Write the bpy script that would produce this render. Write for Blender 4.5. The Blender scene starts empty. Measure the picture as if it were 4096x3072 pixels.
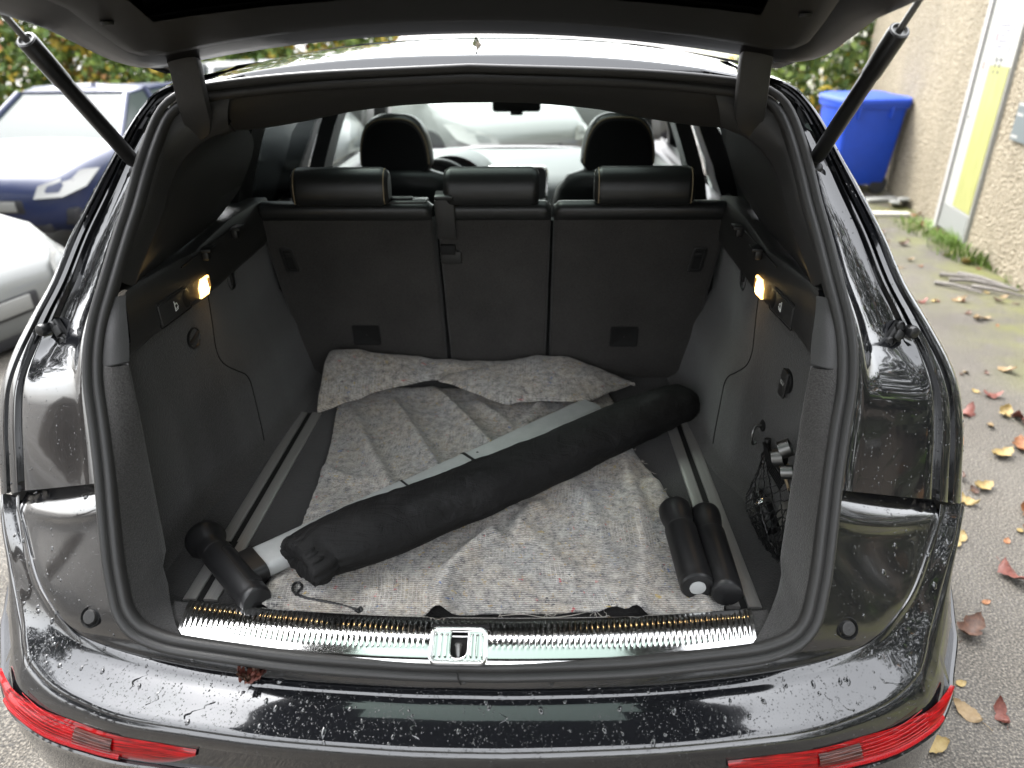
import bpy, bmesh, math, random
from mathutils import Vector, Matrix, noise

rnd = random.Random(11)
scene = bpy.context.scene
R = math.radians

# ------------------------------------------------------------------ camera
cam_data = bpy.data.cameras.new('camera')
cam_data.sensor_width = 36.0
cam_data.lens = 24.95
cam_data.clip_start = 0.02
cam_data.clip_end = 800.0
cam_data.dof.use_dof = True
cam_data.dof.focus_distance = 1.45
cam_data.dof.aperture_fstop = 2.6
cam = bpy.data.objects.new('camera', cam_data)
scene.collection.objects.link(cam)
_p, _t, _r = R(26.61), R(2.011), R(-0.629)
_R = Vector((math.cos(_t), math.sin(_t), 0))
_F = Vector((-math.sin(_t) * math.cos(_p), math.cos(_t) * math.cos(_p), -math.sin(_p)))
_U = _R.cross(_F)
_R2 = _R * math.cos(_r) + _U * math.sin(_r)
_U2 = _U * math.cos(_r) - _R * math.sin(_r)
_M = Matrix((_R2, _U2, -_F)).transposed().to_4x4()
_M.translation = (0.1255, -1.0, 1.70)
cam.matrix_world = _M
scene.camera = cam

# ------------------------------------------------------------------ sky, sun, exposure
SUN_EL, SUN_AZ = R(48), R(-40)
world = bpy.data.worlds.new('World')
scene.world = world
world.use_nodes = True
wn, wl = world.node_tree.nodes, world.node_tree.links
wn.clear()
w_out = wn.new('ShaderNodeOutputWorld')
w_bg = wn.new('ShaderNodeBackground')
w_sky = wn.new('ShaderNodeTexSky')
w_sky.sky_type = 'NISHITA'
w_sky.sun_disc = False
w_sky.sun_elevation = SUN_EL
w_sky.sun_rotation = SUN_AZ
w_sky.air_density = 1.0
w_sky.dust_density = 2.0
w_sky.ozone_density = 1.0
w_hs = wn.new('ShaderNodeHueSaturation')
w_hs.inputs['Saturation'].default_value = 0.12
wl.new(w_sky.outputs[0], w_hs.inputs['Color'])
# overcast: brighter overhead than at the horizon (1 + 2 sin h)
w_tc = wn.new('ShaderNodeTexCoord')
w_sep = wn.new('ShaderNodeSeparateXYZ')
w_ma = wn.new('ShaderNodeMath'); w_ma.operation = 'MULTIPLY_ADD'; w_ma.use_clamp = False
w_ma.inputs[1].default_value = 1.7; w_ma.inputs[2].default_value = 0.75
w_mx = wn.new('ShaderNodeMix'); w_mx.data_type = 'RGBA'; w_mx.blend_type = 'MULTIPLY'; w_mx.inputs[0].default_value = 1.0
wl.new(w_tc.outputs['Generated'], w_sep.inputs[0])
wl.new(w_sep.outputs['Z'], w_ma.inputs[0])
wl.new(w_hs.outputs[0], w_mx.inputs[6])
wl.new(w_ma.outputs[0], w_mx.inputs[7])
wl.new(w_mx.outputs[2], w_bg.inputs[0])
w_bg.inputs[1].default_value = 0.15
wl.new(w_bg.outputs[0], w_out.inputs[0])

sun_d = bpy.data.lights.new('sun', 'SUN')
sun_d.energy = 0.5
sun_d.angle = R(25)
sun_d.color = (1.0, 0.96, 0.9)
sun = bpy.data.objects.new('sun', sun_d)
scene.collection.objects.link(sun)
_sd = Vector((math.sin(SUN_AZ) * math.cos(SUN_EL), math.cos(SUN_AZ) * math.cos(SUN_EL), math.sin(SUN_EL)))
sun.rotation_euler = _sd.to_track_quat('Z', 'Y').to_euler()

scene.view_settings.view_transform = 'Standard'
scene.view_settings.look = 'None'
scene.view_settings.exposure = 2.5
scene.view_settings.gamma = 1.0
scene.view_settings.use_curve_mapping = False
scene.cycles.max_bounces = 10
scene.cycles.transparent_max_bounces = 16
scene.cycles.caustics_reflective = False
scene.cycles.sample_clamp_indirect = 4.0

# ------------------------------------------------------------------ helpers
def link(o):
    scene.collection.objects.link(o)
    return o

def tag(o, label=None, cat=None, group=None, kind=None):
    if label: o['label'] = label
    if cat: o['category'] = cat
    if group: o['group'] = group
    if kind: o['kind'] = kind
    return o

def thing(name, label, cat, loc=(0, 0, 0), group=None, rz=0.0):
    o = bpy.data.objects.new(name, None)
    o.empty_display_size = 0.1
    o.location = loc
    o.rotation_euler = (0, 0, rz)
    link(o)
    return tag(o, label, cat, group)

def set_parent(o, parent, world=True):
    o.parent = parent
    if world and parent.type == 'EMPTY':
        m = Matrix.Translation(parent.location) @ Matrix.Rotation(parent.rotation_euler.z, 4, 'Z')
        o.matrix_parent_inverse = m.inverted()

def mk(name, verts, faces, mat=None, parent=None, smooth=40, uv=None, midx=None, mats=None, world=True):
    me = bpy.data.meshes.new(name)
    me.from_pydata([tuple(v) for v in verts], [], faces)
    me.validate(verbose=False)
    if mats:
        for m in mats: me.materials.append(m)
    elif mat:
        me.materials.append(mat)
    if midx:
        for i, f in enumerate(me.polygons):
            f.material_index = midx[i] if i < len(midx) else 0
    if uv:
        l = me.uv_layers.new(name='UVMap')
        for lp in me.loops:
            l.data[lp.index].uv = uv[lp.vertex_index]
    if smooth:
        me.shade_smooth()
        if smooth < 180:
            me.set_sharp_from_angle(angle=R(smooth))
    o = link(bpy.data.objects.new(name, me))
    if parent is not None:
        set_parent(o, parent, world)
    return o

def grid_data(rows, cu=False, cv=False, off=0):
    m, n = len(rows), len(rows[0])
    v = [p for r in rows for p in r]
    f = []
    for i in range(m if cu else m - 1):
        for j in range(n if cv else n - 1):
            a = i * n + j
            b = i * n + (j + 1) % n
            c = ((i + 1) % m) * n + (j + 1) % n
            d = ((i + 1) % m) * n + j
            f.append((a + off, b + off, c + off, d + off))
    return v, f

def grid(name, rows, mat, parent=None, cu=False, cv=False, flip=False, smooth=60, uv=None):
    v, f = grid_data(rows, cu, cv)
    if flip: f = [t[::-1] for t in f]
    return mk(name, v, f, mat, parent, smooth, uv)

class MB:
    """collects simple shapes into one mesh"""
    def __init__(self): self.v, self.f, self.m = [], [], []
    def add(self, v, f, mi=0):
        o = len(self.v)
        self.v += [tuple(p) for p in v]
        self.f += [tuple(i + o for i in t) for t in f]
        self.m += [mi] * len(f)
        return self
    def box(self, lo, hi, mi=0, bev=0.0, M=None):
        bm = bmesh.new()
        bmesh.ops.create_cube(bm, size=1.0)
        for q in bm.verts:
            q.co = Vector([lo[k] + (hi[k] - lo[k]) * (q.co[k] + 0.5) for k in range(3)])
        if bev > 0:
            bmesh.ops.bevel(bm, geom=bm.edges[:], offset=bev, segments=2, affect='EDGES', profile=0.5)
        if M is not None: bm.transform(M)
        bm.verts.index_update()
        self.add([q.co.copy() for q in bm.verts], [[q.index for q in f.verts] for f in bm.faces], mi)
        bm.free()
        return self
    def tube(self, path, rad, n=10, mi=0, cap=True, closed=False):
        path = [Vector(p) for p in path]
        m = len(path)
        rr = rad if callable(rad) else (lambda t: rad)
        up = Vector((0.13, 0.29, 0.95))
        rows = []
        prev = None
        for i, p in enumerate(path):
            a = path[(i - 1) % m] if (closed or i > 0) else p
            b = path[(i + 1) % m] if (closed or i < m - 1) else p
            t = (b - a).normalized()
            if prev is None:
                x = t.cross(up)
                if x.length < 1e-4: x = t.cross(Vector((1, 0, 0)))
                x.normalize()
            else:
                x = (prev - t * prev.dot(t)).normalized()
            prev = x
            y = t.cross(x)
            r = rr(i / max(1, m - 1))
            rows.append([p + (x * math.cos(2 * math.pi * k / n) + y * math.sin(2 * math.pi * k / n)) * r for k in range(n)])
        v, f = grid_data(rows, closed, True)
        if cap and not closed:
            f.append(tuple(range(n))[::-1])
            f.append(tuple((m - 1) * n + k for k in range(n)))
        return self.add(v, f, mi)
    def lathe(self, prof, M, n=24, mi=0, sx=1.0, sy=1.0):
        rows = []
        for r, z in prof:
            rows.append([M @ Vector((r * sx * math.cos(2 * math.pi * k / n), r * sy * math.sin(2 * math.pi * k / n), z)) for k in range(n)])
        v, f = grid_data(rows, False, True)
        if prof[0][0] > 1e-6: f.append(tuple(range(n))[::-1])
        if prof[-1][0] > 1e-6: f.append(tuple((len(prof) - 1) * n + k for k in range(n)))
        return self.add(v, f, mi)
    def prism(self, poly, d, mi=0):
        """poly: list of 3-D points, d: extrusion vector"""
        d = Vector(d)
        n = len(poly)
        a = [Vector(p) for p in poly]
        b = [p + d for p in a]
        f = [tuple(range(n)), tuple(range(2 * n - 1, n - 1, -1))]
        f += [(i, i + n, (i + 1) % n + n, (i + 1) % n) for i in range(n)]
        f = [t[::-1] for t in f]
        return self.add(a + b, f, mi)
    def build(self, name, mat, parent=None, smooth=40, mats=None, world=True):
        return mk(name, self.v, self.f, mat, parent, smooth, None, self.m if mats else None, mats, world)

def cr(a, b, c, d, t):
    return 0.5 * ((2 * b) + (c - a) * t + (2 * a - 5 * b + 4 * c - d) * t * t + (3 * b - 3 * c + d - a) * t ** 3)

def spl(pts, k=4, closed=False):
    """Catmull-Rom with k steps per span; keeps the given points"""
    P = [Vector(p) for p in pts]
    n = len(P)
    out = []
    for i in range(n if closed else n - 1):
        a = P[(i - 1) % n] if (closed or i > 0) else P[i] * 2 - P[i + 1]
        b, c = P[i], P[(i + 1) % n]
        d = P[(i + 2) % n] if (closed or i < n - 2) else P[i + 1] * 2 - P[i]
        for s in range(k):
            out.append(cr(a, b, c, d, s / k))
    if not closed: out.append(P[-1])
    return out

def resample(path, n):
    P = [Vector(p) for p in path]
    L = [0.0]
    for a, b in zip(P, P[1:]): L.append(L[-1] + (b - a).length)
    out = []
    j = 0
    for i in range(n):
        s = L[-1] * i / (n - 1)
        while j < len(P) - 2 and L[j + 1] < s: j += 1
        t = (s - L[j]) / max(1e-9, L[j + 1] - L[j])
        out.append(P[j].lerp(P[j + 1], min(1, max(0, t))))
    return out

def mir(pts): return [Vector((-p[0], p[1], p[2])) for p in pts]
def lerp(a, b, t): return a + (b - a) * t
def interp(x, xs, ys):
    if x <= xs[0]: return ys[0]
    for a, b, c, d in zip(xs, xs[1:], ys, ys[1:]):
        if x <= b: return c + (d - c) * (x - a) / (b - a)
    return ys[-1]
def sstep(x, a, b):
    t = min(1, max(0, (x - a) / (b - a)))
    return t * t * (3 - 2 * t)
def align(z, loc, x=None):
    """matrix whose local Z points along z"""
    z = Vector(z).normalized()
    x = Vector(x) if x is not None else (Vector((1, 0, 0)) if abs(z.x) < 0.9 else Vector((0, 1, 0)))
    y = z.cross(x).normalized()
    x = y.cross(z)
    m = Matrix((x, y, z)).transposed().to_4x4()
    m.translation = Vector(loc)
    return m

# ------------------------------------------------------------------ materials
def pbr(name, col, rough=0.5, metal=0.0, coat=0.0, spec=0.5, coat_rough=0.03, sheen=0.0, alpha=None, trans=0.0, ior=1.45, emit=None, estr=0.0):
    m = bpy.data.materials.new(name)
    m.use_nodes = True
    b = m.node_tree.nodes['Principled BSDF']
    b.inputs['Base Color'].default_value = (*col, 1)
    b.inputs['Roughness'].default_value = rough
    b.inputs['Metallic'].default_value = metal
    b.inputs['Coat Weight'].default_value = coat
    b.inputs['Coat Roughness'].default_value = coat_rough
    b.inputs['Specular IOR Level'].default_value = spec
    b.inputs['Sheen Weight'].default_value = sheen
    b.inputs['Transmission Weight'].default_value = trans
    b.inputs['IOR'].default_value = ior
    if emit:
        b.inputs['Emission Color'].default_value = (*emit, 1)
        b.inputs['Emission Strength'].default_value = estr
    return m

def nt(m): return m.node_tree.nodes, m.node_tree.links, m.node_tree.nodes['Principled BSDF']

def coords(m, kind='Object', scale=(1, 1, 1), rot=(0, 0, 0)):
    n, l, b = nt(m)
    tc = n.new('ShaderNodeTexCoord')
    mp = n.new('ShaderNodeMapping')
    mp.inputs['Scale'].default_value = scale
    mp.inputs['Rotation'].default_value = rot
    l.new(tc.outputs[kind], mp.inputs[0])
    return mp.outputs[0]

def noise_n(m, vec, scale, detail=3, rough=0.55, dist=0.0):
    n, l, b = nt(m)
    t = n.new('ShaderNodeTexNoise')
    t.inputs['Scale'].default_value = scale
    t.inputs['Detail'].default_value = detail
    t.inputs['Roughness'].default_value = rough
    t.inputs['Distortion'].default_value = dist
    l.new(vec, t.inputs['Vector'])
    return t.outputs['Fac']

def ramp(m, fac, stops):
    n, l, b = nt(m)
    r = n.new('ShaderNodeValToRGB')
    e = r.color_ramp.elements
    while len(e) < len(stops): e.new(0.5)
    for i, (p, c) in enumerate(stops):
        e[i].position = p
        c = (c, c, c) if not isinstance(c, tuple) else c
        e[i].color = (*c, 1)
    l.new(fac, r.inputs[0])
    return r.outputs[0]

def mixc(m, fac, a, b, mode='MIX'):
    n, l, _ = nt(m)
    x = n.new('ShaderNodeMix')
    x.data_type = 'RGBA'
    x.blend_type = mode
    for s, val in ((0, fac), (6, a), (7, b)):
        if hasattr(val, 'links'): l.new(val, x.inputs[s])
        elif s == 0: x.inputs[0].default_value = val
        else: x.inputs[s].default_value = (*val, 1) if len(val) == 3 else val
    return x.outputs[2]

def math_n(m, op, a, b=None):
    n, l, _ = nt(m)
    x = n.new('ShaderNodeMath')
    x.operation = op
    for i, val in enumerate((a, b)):
        if val is None: continue
        if hasattr(val, 'links'): l.new(val, x.inputs[i])
        else: x.inputs[i].default_value = val
    return x.outputs[0]

def bump(m, h, strength=0.3, dist=0.001, inp='Normal'):
    n, l, b = nt(m)
    x = n.new('ShaderNodeBump')
    x.inputs['Strength'].default_value = strength
    x.inputs['Distance'].default_value = dist
    l.new(h, x.inputs['Height'])
    l.new(x.outputs[0], b.inputs[inp])
    return x

def to(m, sock, inp):
    n, l, b = nt(m)
    l.new(sock, b.inputs[inp])

def grained(name, col, rough, amp=0.25, scale=900, bs=0.25, bd=0.0006, big=0.15, **kw):
    """solid with fine grain, faint large mottling and micro relief"""
    m = pbr(name, col, rough, **kw)
    v = coords(m)
    fine = noise_n(m, v, scale, 2)
    large = noise_n(m, v, 7.0, 4)
    f = math_n(m, 'ADD', math_n(m, 'MULTIPLY', fine, amp * 2), math_n(m, 'MULTIPLY', large, big * 2))
    f = math_n(m, 'ADD', f, 1 - amp - big)
    c = mixc(m, 1.0, (*col, 1), f, 'MULTIPLY')
    to(m, c, 'Base Color')
    bump(m, fine, bs, bd)
    return m

M = {}
# black metallic car paint, wet
def paint(name, dirt):
    m = pbr(name, (0.006, 0.0065, 0.008), 0.10, coat=1.0, coat_rough=0.015, spec=0.5)
    m.node_tree.nodes['Principled BSDF'].inputs['Coat IOR'].default_value = 1.7
    v = coords(m, scale=(1, 1, 1))
    n1 = noise_n(m, v, 3.5, 6, 0.65)
    st = noise_n(m, coords(m, scale=(30, 8, 45), rot=(0, R(38), 0)), 3.0, 5, 0.7)
    film = math_n(m, 'MULTIPLY', ramp(m, n1, [(0.3, 0.2), (0.75, 1.0)]), ramp(m, st, [(0.35, 0.25), (0.7, 1.0)]))
    c = mixc(m, math_n(m, 'MULTIPLY', film, dirt), (0.006, 0.0065, 0.008, 1), (0.075, 0.065, 0.05, 1))
    to(m, c, 'Base Color')
    cr_ = math_n(m, 'ADD', math_n(m, 'MULTIPLY', film, 0.9 * dirt), 0.012 + 0.5 * dirt)
    to(m, cr_, 'Coat Roughness')
    mic = noise_n(m, v, 260, 2)
    bump(m, mic, 0.03, 0.0004, 'Coat Normal')
    return m
M['paint'] = paint('black_paint', 0.02)
M['paint_dirty'] = paint('black_paint_dirty', 0.12)
M['rubber'] = grained('rubber_seal', (0.022, 0.0216, 0.021), 0.5, 0.1, 400, 0.1, 0.0004)
M['carpet'] = grained('grey_carpet', (0.036, 0.0345, 0.033), 0.95, 1.0, 330, 1.0, 0.0016, 0.25, sheen=0.25)
M['carpet_floor'] = grained('dark_floor_carpet', (0.023, 0.022, 0.0213), 0.95, 0.9, 330, 1.0, 0.0016, 0.3, sheen=0.2)
M['carpet_seat'] = grained('seat_back_carpet', (0.031, 0.0292, 0.0275), 0.95, 0.7, 330, 0.9, 0.0014, 0.5, sheen=0.15)
M['plastic'] = grained('grained_black_plastic', (0.026, 0.0255, 0.0248), 0.46, 0.25, 420, 0.5, 0.0008, 0.15)
M['plastic_dark'] = grained('dark_plastic', (0.009, 0.009, 0.009), 0.45, 0.1, 500, 0.1, 0.0004)
M['plastic_smooth'] = pbr('smooth_black_plastic', (0.011, 0.011, 0.0115), 0.3)
M['gap'] = pbr('dark_gap', (0.004, 0.004, 0.004), 0.8)
M['leather'] = grained('black_leather', (0.014, 0.0145, 0.0142), 0.36, 0.1, 600, 0.25, 0.0006, 0.1)
M['suede'] = grained('black_fabric', (0.006, 0.006, 0.0062), 0.95, 0.2, 900, 0.4, 0.0006)
M['piping'] = pbr('beige_piping', (0.30, 0.23, 0.14), 0.6)
m = pbr('chrome', (0.86, 0.86, 0.85), 0.04, metal=1.0)
v = coords(m, scale=(8, 60, 8))
to(m, ramp(m, noise_n(m, v, 12, 5, 0.7), [(0.35, 0.06), (0.8, 0.20)]), 'Roughness')
M['chrome'] = m
m = pbr('brushed_aluminium', (0.44, 0.43, 0.41), 0.34, metal=0.55)
v = coords(m, scale=(220, 1.5, 40))
g = noise_n(m, v, 3, 5, 0.7)
to(m, ramp(m, g, [(0.3, 0.28), (0.75, 0.46)]), 'Roughness')
to(m, ramp(m, g, [(0.25, (0.30, 0.295, 0.28)), (0.8, (0.42, 0.41, 0.395))]), 'Base Color')
M['alu'] = m
m = pbr('silver_paint', (0.56, 0.575, 0.57), 0.4, metal=0.1)
v = coords(m)
to(m, ramp(m, noise_n(m, v, 30, 5, 0.7), [(0.3, (0.36, 0.37, 0.365)), (0.75, (0.44, 0.45, 0.445))]), 'Base Color')
M['silver'] = m
M['steel'] = pbr('dull_steel', (0.16, 0.16, 0.155), 0.4, metal=1.0)
M['rubber_black'] = grained('matt_black_rubber', (0.011, 0.011, 0.0115), 0.36, 0.12, 500, 0.15, 0.0004)

def glass(name, tint, refl=0.06, rough=0.0):
    m = bpy.data.materials.new(name)
    m.use_nodes = True
    n, l = m.node_tree.nodes, m.node_tree.links
    n.clear()
    out = n.new('ShaderNodeOutputMaterial')
    mix = n.new('ShaderNodeMixShader')
    tr = n.new('ShaderNodeBsdfTransparent')
    gl = n.new('ShaderNodeBsdfGlossy')
    fr = n.new('ShaderNodeFresnel')
    fr.inputs[0].default_value = 1.45
    tr.inputs[0].default_value = (*tint, 1)
    gl.inputs['Roughness'].default_value = rough
    l.new(fr.outputs[0], mix.inputs[0])
    l.new(tr.outputs[0], mix.inputs[1])
    l.new(gl.outputs[0], mix.inputs[2])
    l.new(mix.outputs[0], out.inputs[0])
    return m
M['glass'] = glass('green_tinted_glass', (0.76, 0.83, 0.785))
M['hatchglass'] = glass('tailgate_glass', (0.145, 0.18, 0.16))
M['privacy'] = glass('dark_privacy_glass', (0.035, 0.04, 0.04))
M['roofglass'] = glass('roof_glass', (0.22, 0.265, 0.24))

# ================================================================== ground
def ground_z(x, y):
    return -0.36 * sstep(-x, 1.2, 5.2) if x < 0 else 0.0

m = pbr('wet_worn_asphalt', (0.17, 0.155, 0.135), 0.75)
v = coords(m)
n_, l_, b_ = nt(m)
vo = n_.new('ShaderNodeTexVoronoi')
vo.inputs['Scale'].default_value = 130
l_.new(v, vo.inputs['Vector'])
stone = ramp(m, noise_n(m, v, 150, 2), [(0.36, (0.026, 0.0235, 0.020)), (0.52, (0.066, 0.058, 0.047)), (0.66, (0.16, 0.143, 0.117))])
patch = ramp(m, noise_n(m, v, 1.1, 5, 0.6), [(0.3, 0.72), (0.7, 1.12)])
base = mixc(m, 1.0, stone, patch, 'MULTIPLY')
sx = n_.new('ShaderNodeSeparateXYZ')
l_.new(v, sx.inputs[0])
# green-yellow moss along the foot of the building
edge = math_n(m, 'SUBTRACT', sx.outputs['X'], math_n(m, 'MULTIPLY', sx.outputs['Y'], 0.168))
mask = ramp(m, edge, [(0.0, 0.0), (1.0, 1.0)])
n_map = n_.new('ShaderNodeMapRange')
n_map.inputs['From Min'].default_value = 2.0
n_map.inputs['From Max'].default_value = 2.75
l_.new(edge, n_map.inputs['Value'])
moss_n = ramp(m, noise_n(m, v, 2.6, 6, 0.65), [(0.42, 0.0), (0.62, 1.0)])
mossf = math_n(m, 'MULTIPLY', n_map.outputs[0], moss_n)
base = mixc(m, math_n(m, 'MULTIPLY', mossf, 0.8), base, (0.10, 0.105, 0.02, 1))
to(m, base, 'Base Color')
to(m, ramp(m, noise_n(m, v, 1.7, 4), [(0.35, 0.5), (0.65, 0.85)]), 'Roughness')
bump(m, math_n(m, 'MULTIPLY', vo.outputs['Distance'], 1.0), 0.7, 0.006)
M['asphalt'] = m

xs = [-240, -120, -60, -30, -16, -10] + [-8 + 0.4 * i for i in range(31)] + [6, 9, 14, 24, 60, 120, 240]
ys = [-240, -100, -40, -16, -8, -4] + [-2 + 1.0 * i for i in range(14)] + [16, 24, 40, 80, 160, 400]
rows = [[(x, y, ground_z(x, y)) for x in xs] for y in ys]
g = grid('ground', rows, M['asphalt'], smooth=180)
tag(g, 'worn grey asphalt of the parking area', kind='structure')

# ================================================================== the car
CAR = thing('car', 'black estate car with its tailgate open, seen from behind into the boot', 'car', (0, 2.0, 0))

# contour of the tailgate opening (right half, bottom centre to top centre)
SEAL_R = [(0, -0.1188, 0.6968)] + [(0.0915,-0.1184,0.6977),(0.2795,-0.1142,0.7065),(0.4048,-0.1076,0.7178),(0.4899,-0.1022,0.7272),(0.532,-0.098,0.7346),(0.5765,-0.0889,0.7501),(0.5958,-0.0786,0.768),(0.6064,-0.0702,0.7824),(0.6154,-0.0524,0.8153),(0.6239,-0.0312,0.8576),(0.634,0.0071,0.9285),(0.6448,0.0481,0.9968),(0.6587,0.0902,1.0683),(0.6716,0.1264,1.1298),(0.6749,0.1561,1.1788),(0.6719,0.1907,1.2288),(0.6586,0.2302,1.2858),(0.6428,0.2892,1.3615),(0.6316,0.3267,1.4083),(0.617,0.3846,1.4828),(0.5946,0.4343,1.549),(0.5642,0.4519,1.5786),(0.505,0.4557,1.5957),(0.3136,0.4596,1.6131)] + [(0, 0.462, 1.6245)]
def y_open(z): return interp(z, [.66,.70,.80,.90,1.0,1.17,1.30,1.45,1.57,1.66], [-.125,-.118,-.06,-.01,.05,.15,.24,.36,.45,.47])
half = spl(SEAL_R, 5)
loop = half + [Vector((-p.x, p.y, p.z)) for p in half[-2:0:-1]]
loop = resample(loop + [loop[0]], 241)[:-1]

def frame(path, i, closed=True):
    n = len(path)
    t = (path[(i + 1) % n] - path[(i - 1) % n]).normalized()
    z = path[i].z
    s = (y_open(z + 0.02) - y_open(z - 0.02)) / 0.04
    b = Vector((0, -1, s)).normalized()
    b = (b - t * b.dot(t)).normalized()
    o = t.cross(b).normalized()
    c = path[i] - Vector((0, path[i].y, 1.15))
    if o.dot(c) < 0: o = -o
    return t, b, o

def sweep_loop(sec, path=loop):
    rows = []
    for i in range(len(path)):
        t, b, o = frame(path, i)
        rows.append([path[i] + o * so + b * sb for so, sb in sec])
    return rows

seal_sec = [(0.0165, -0.008), (0.0175, 0.002), (0.0165, 0.009), (0.0125, 0.0135), (0.0075, 0.0135), (0.003, 0.0095), (0.0005, 0.0055),
            (-0.003, 0.0075), (-0.0075, 0.0095), (-0.0125, 0.0075), (-0.016, 0.002), (-0.0165, -0.008)]
seal = grid('door_seal', sweep_loop(seal_sec), M['rubber'], CAR, cu=True, flip=True)
# the joint of the seal at the bottom centre
mb = MB()
mb.tube([(-0.005, -0.1345, 0.7125), (-0.003, -0.1390, 0.700), (0.000, -0.1400, 0.692), (0.001, -0.137, 0.684)], 0.0011, 6)
mb.build('seal_joint', M['gap'], seal)

# ------------------------------------------------ rear face of the body above the bumper
SO = [((1640,203),(1640,160)),((1660,211),(1660,164)),((1678,228),(1712,183)),((1696,249),(1747,216)),((1714,295),(1781,264)),((1728,337),(1816,331)),((1751,439),(1860,408)),((1769,505),(1912,508)),((1798,614),(1956,608)),((1821,696),(2005,690)),((1829,769),(2050,772)),((1827,839),(2074,845)),((1813,927),(2082,927)),((1806,980),(2080,1000)),((1800,1056),(2077,1081))] if False else None
S_side = [(0.5464,0.4533,1.5851),(0.5642,0.4519,1.5786),(0.5802,0.4463,1.5651),(0.5946,0.4343,1.549),(0.6075,0.4081,1.5142),(0.617,0.3846,1.4828),(0.6299,0.3267,1.4083),(0.6403,0.2892,1.3615),(0.657,0.2301,1.2858),(0.6719,0.1907,1.2288),(0.6749,0.1561,1.1788),(0.6716,0.1264,1.1298),(0.6587,0.0902,1.0683),(0.6521,0.0685,1.0315),(0.6458,0.0374,0.979)]
O_side = [(0.5492,0.4807,1.618),(0.5669,0.4799,1.6147),(0.6135,0.4766,1.5991),(0.6476,0.4733,1.5721),(0.6759,0.4499,1.5344),(0.7047,0.4186,1.4821),(0.7425,0.387,1.4218),(0.7862,0.3443,1.3442),(0.826,0.308,1.2651),(0.8737,0.2849,1.1975),(0.9209,0.2653,1.1273),(0.948,0.2452,1.0649),(0.9595,0.2184,0.9959),(0.9613,0.1937,0.9342),(0.9648,0.1689,0.8631)]
K = 4
Ss, Os = spl(S_side, K), spl(O_side, K)
# (fraction seal->outer edge, depth offset) for the channelled upper part and for the flat lower part
prof_up = [(0.02, 0.004), (0.07, -0.010), (0.13, -0.012), (0.17, -0.004), (0.20, 0.020), (0.30, 0.032), (0.55, 0.034), (0.66, 0.026), (0.71, 0.010), (0.735, 0.008), (0.75, 0.016), (0.765, 0.017), (0.785, 0.004), (0.84, -0.001), (0.865, 0.003), (0.88, 0.004), (0.90, -0.004), (0.96, -0.005), (1.0, 0.004), (1.01, 0.03)]
prof_lo = [(0.02, 0.004), (0.07, -0.002), (0.13, -0.003), (0.17, -0.003), (0.20, -0.003), (0.30, -0.004), (0.55, -0.006), (0.66, -0.006), (0.71, -0.006), (0.735, -0.005), (0.76, 0.002), (0.775, 0.001), (0.79, -0.009), (0.85, -0.012), (0.87, -0.006), (0.885, 0.000), (0.90, -0.010), (0.96, -0.012), (1.0, 0.000), (1.01, 0.03)]
def body_rows(sgn):
    rows = []
    for i in range(len(Ss)):
        s, o = Ss[i], Os[i]
        w = sstep(i / (len(Ss) - 1), 0.66, 0.80)
        dent = math.exp(-((o.z - 1.155) / 0.06) ** 2)
        row = []
        for (u, d), (u2, d2) in zip(prof_up, prof_lo):
            uu, dd = lerp(u, u2, w), lerp(d, d2, w)
            p = s.lerp(o, uu)
            p = p + Vector((0, dd + 0.012 * dent * math.exp(-((uu - 0.55) / 0.22) ** 2), 0))
            row.append(Vector((sgn * p.x, p.y, p.z)))
        rows.append(row)
    last = rows[-1]
    rows.append([p + Vector((0, 0.004, -0.003)) for p in last])
    rows.append([p + Vector((0, 0.030, -0.004)) for p in last])
    return rows
rear_panels = []
for sgn, nm in ((1, 'right'), (-1, 'left')):
    rows = body_rows(sgn)
    q = grid('quarter_panel', rows, M['paint'], CAR, flip=(sgn < 0), smooth=50)
    rear_panels.append((rows, sgn))
    # side skin of the body
    srows = []
    for i in range(0, len(Os)):
        o = Os[i]
        far = 0.42 if o.z > 1.09 else 3.1
        far = lerp(3.1, 0.42, sstep(o.z, 1.05, 1.12))
        tum = 0.02 if o.z < 1.1 else 0.0
        srows.append([Vector((sgn * (o.x - 0.001), o.y + 0.004, o.z)), Vector((sgn * (o.x + 0.006), o.y + 0.03, o.z + 0.002)),
                      Vector((sgn * (o.x + 0.004 + tum * .3), o.y + 0.2, o.z + 0.006)), Vector((sgn * (o.x + tum * .4), o.y + far * 0.6, o.z + 0.012)), Vector((sgn * (o.x - 0.01), o.y + far, o.z + 0.012))])
    grid('body_side', srows, M['paint'], CAR, flip=(sgn < 0))
    low = [Vector((sgn * 0.965, 0.20, 0.86)), Vector((sgn * 0.975, 1.0, 0.87)), Vector((sgn * 0.975, 2.2, 0.87)), Vector((sgn * 0.96, 3.3, 0.87)), Vector((sgn * 0.86, 4.2, 0.80))]
    lows = spl(low, 6)
    grid('door_panel', [[p + Vector((0, 0, dz)) + Vector((sgn * dx, 0, 0)) for p in lows] for dx, dz in ((-0.012, 0.10), (0.0, 0.02), (0.004, -0.15), (-0.01, -0.42), (-0.06, -0.60))], M['paint'], CAR, flip=(sgn > 0))

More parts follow.
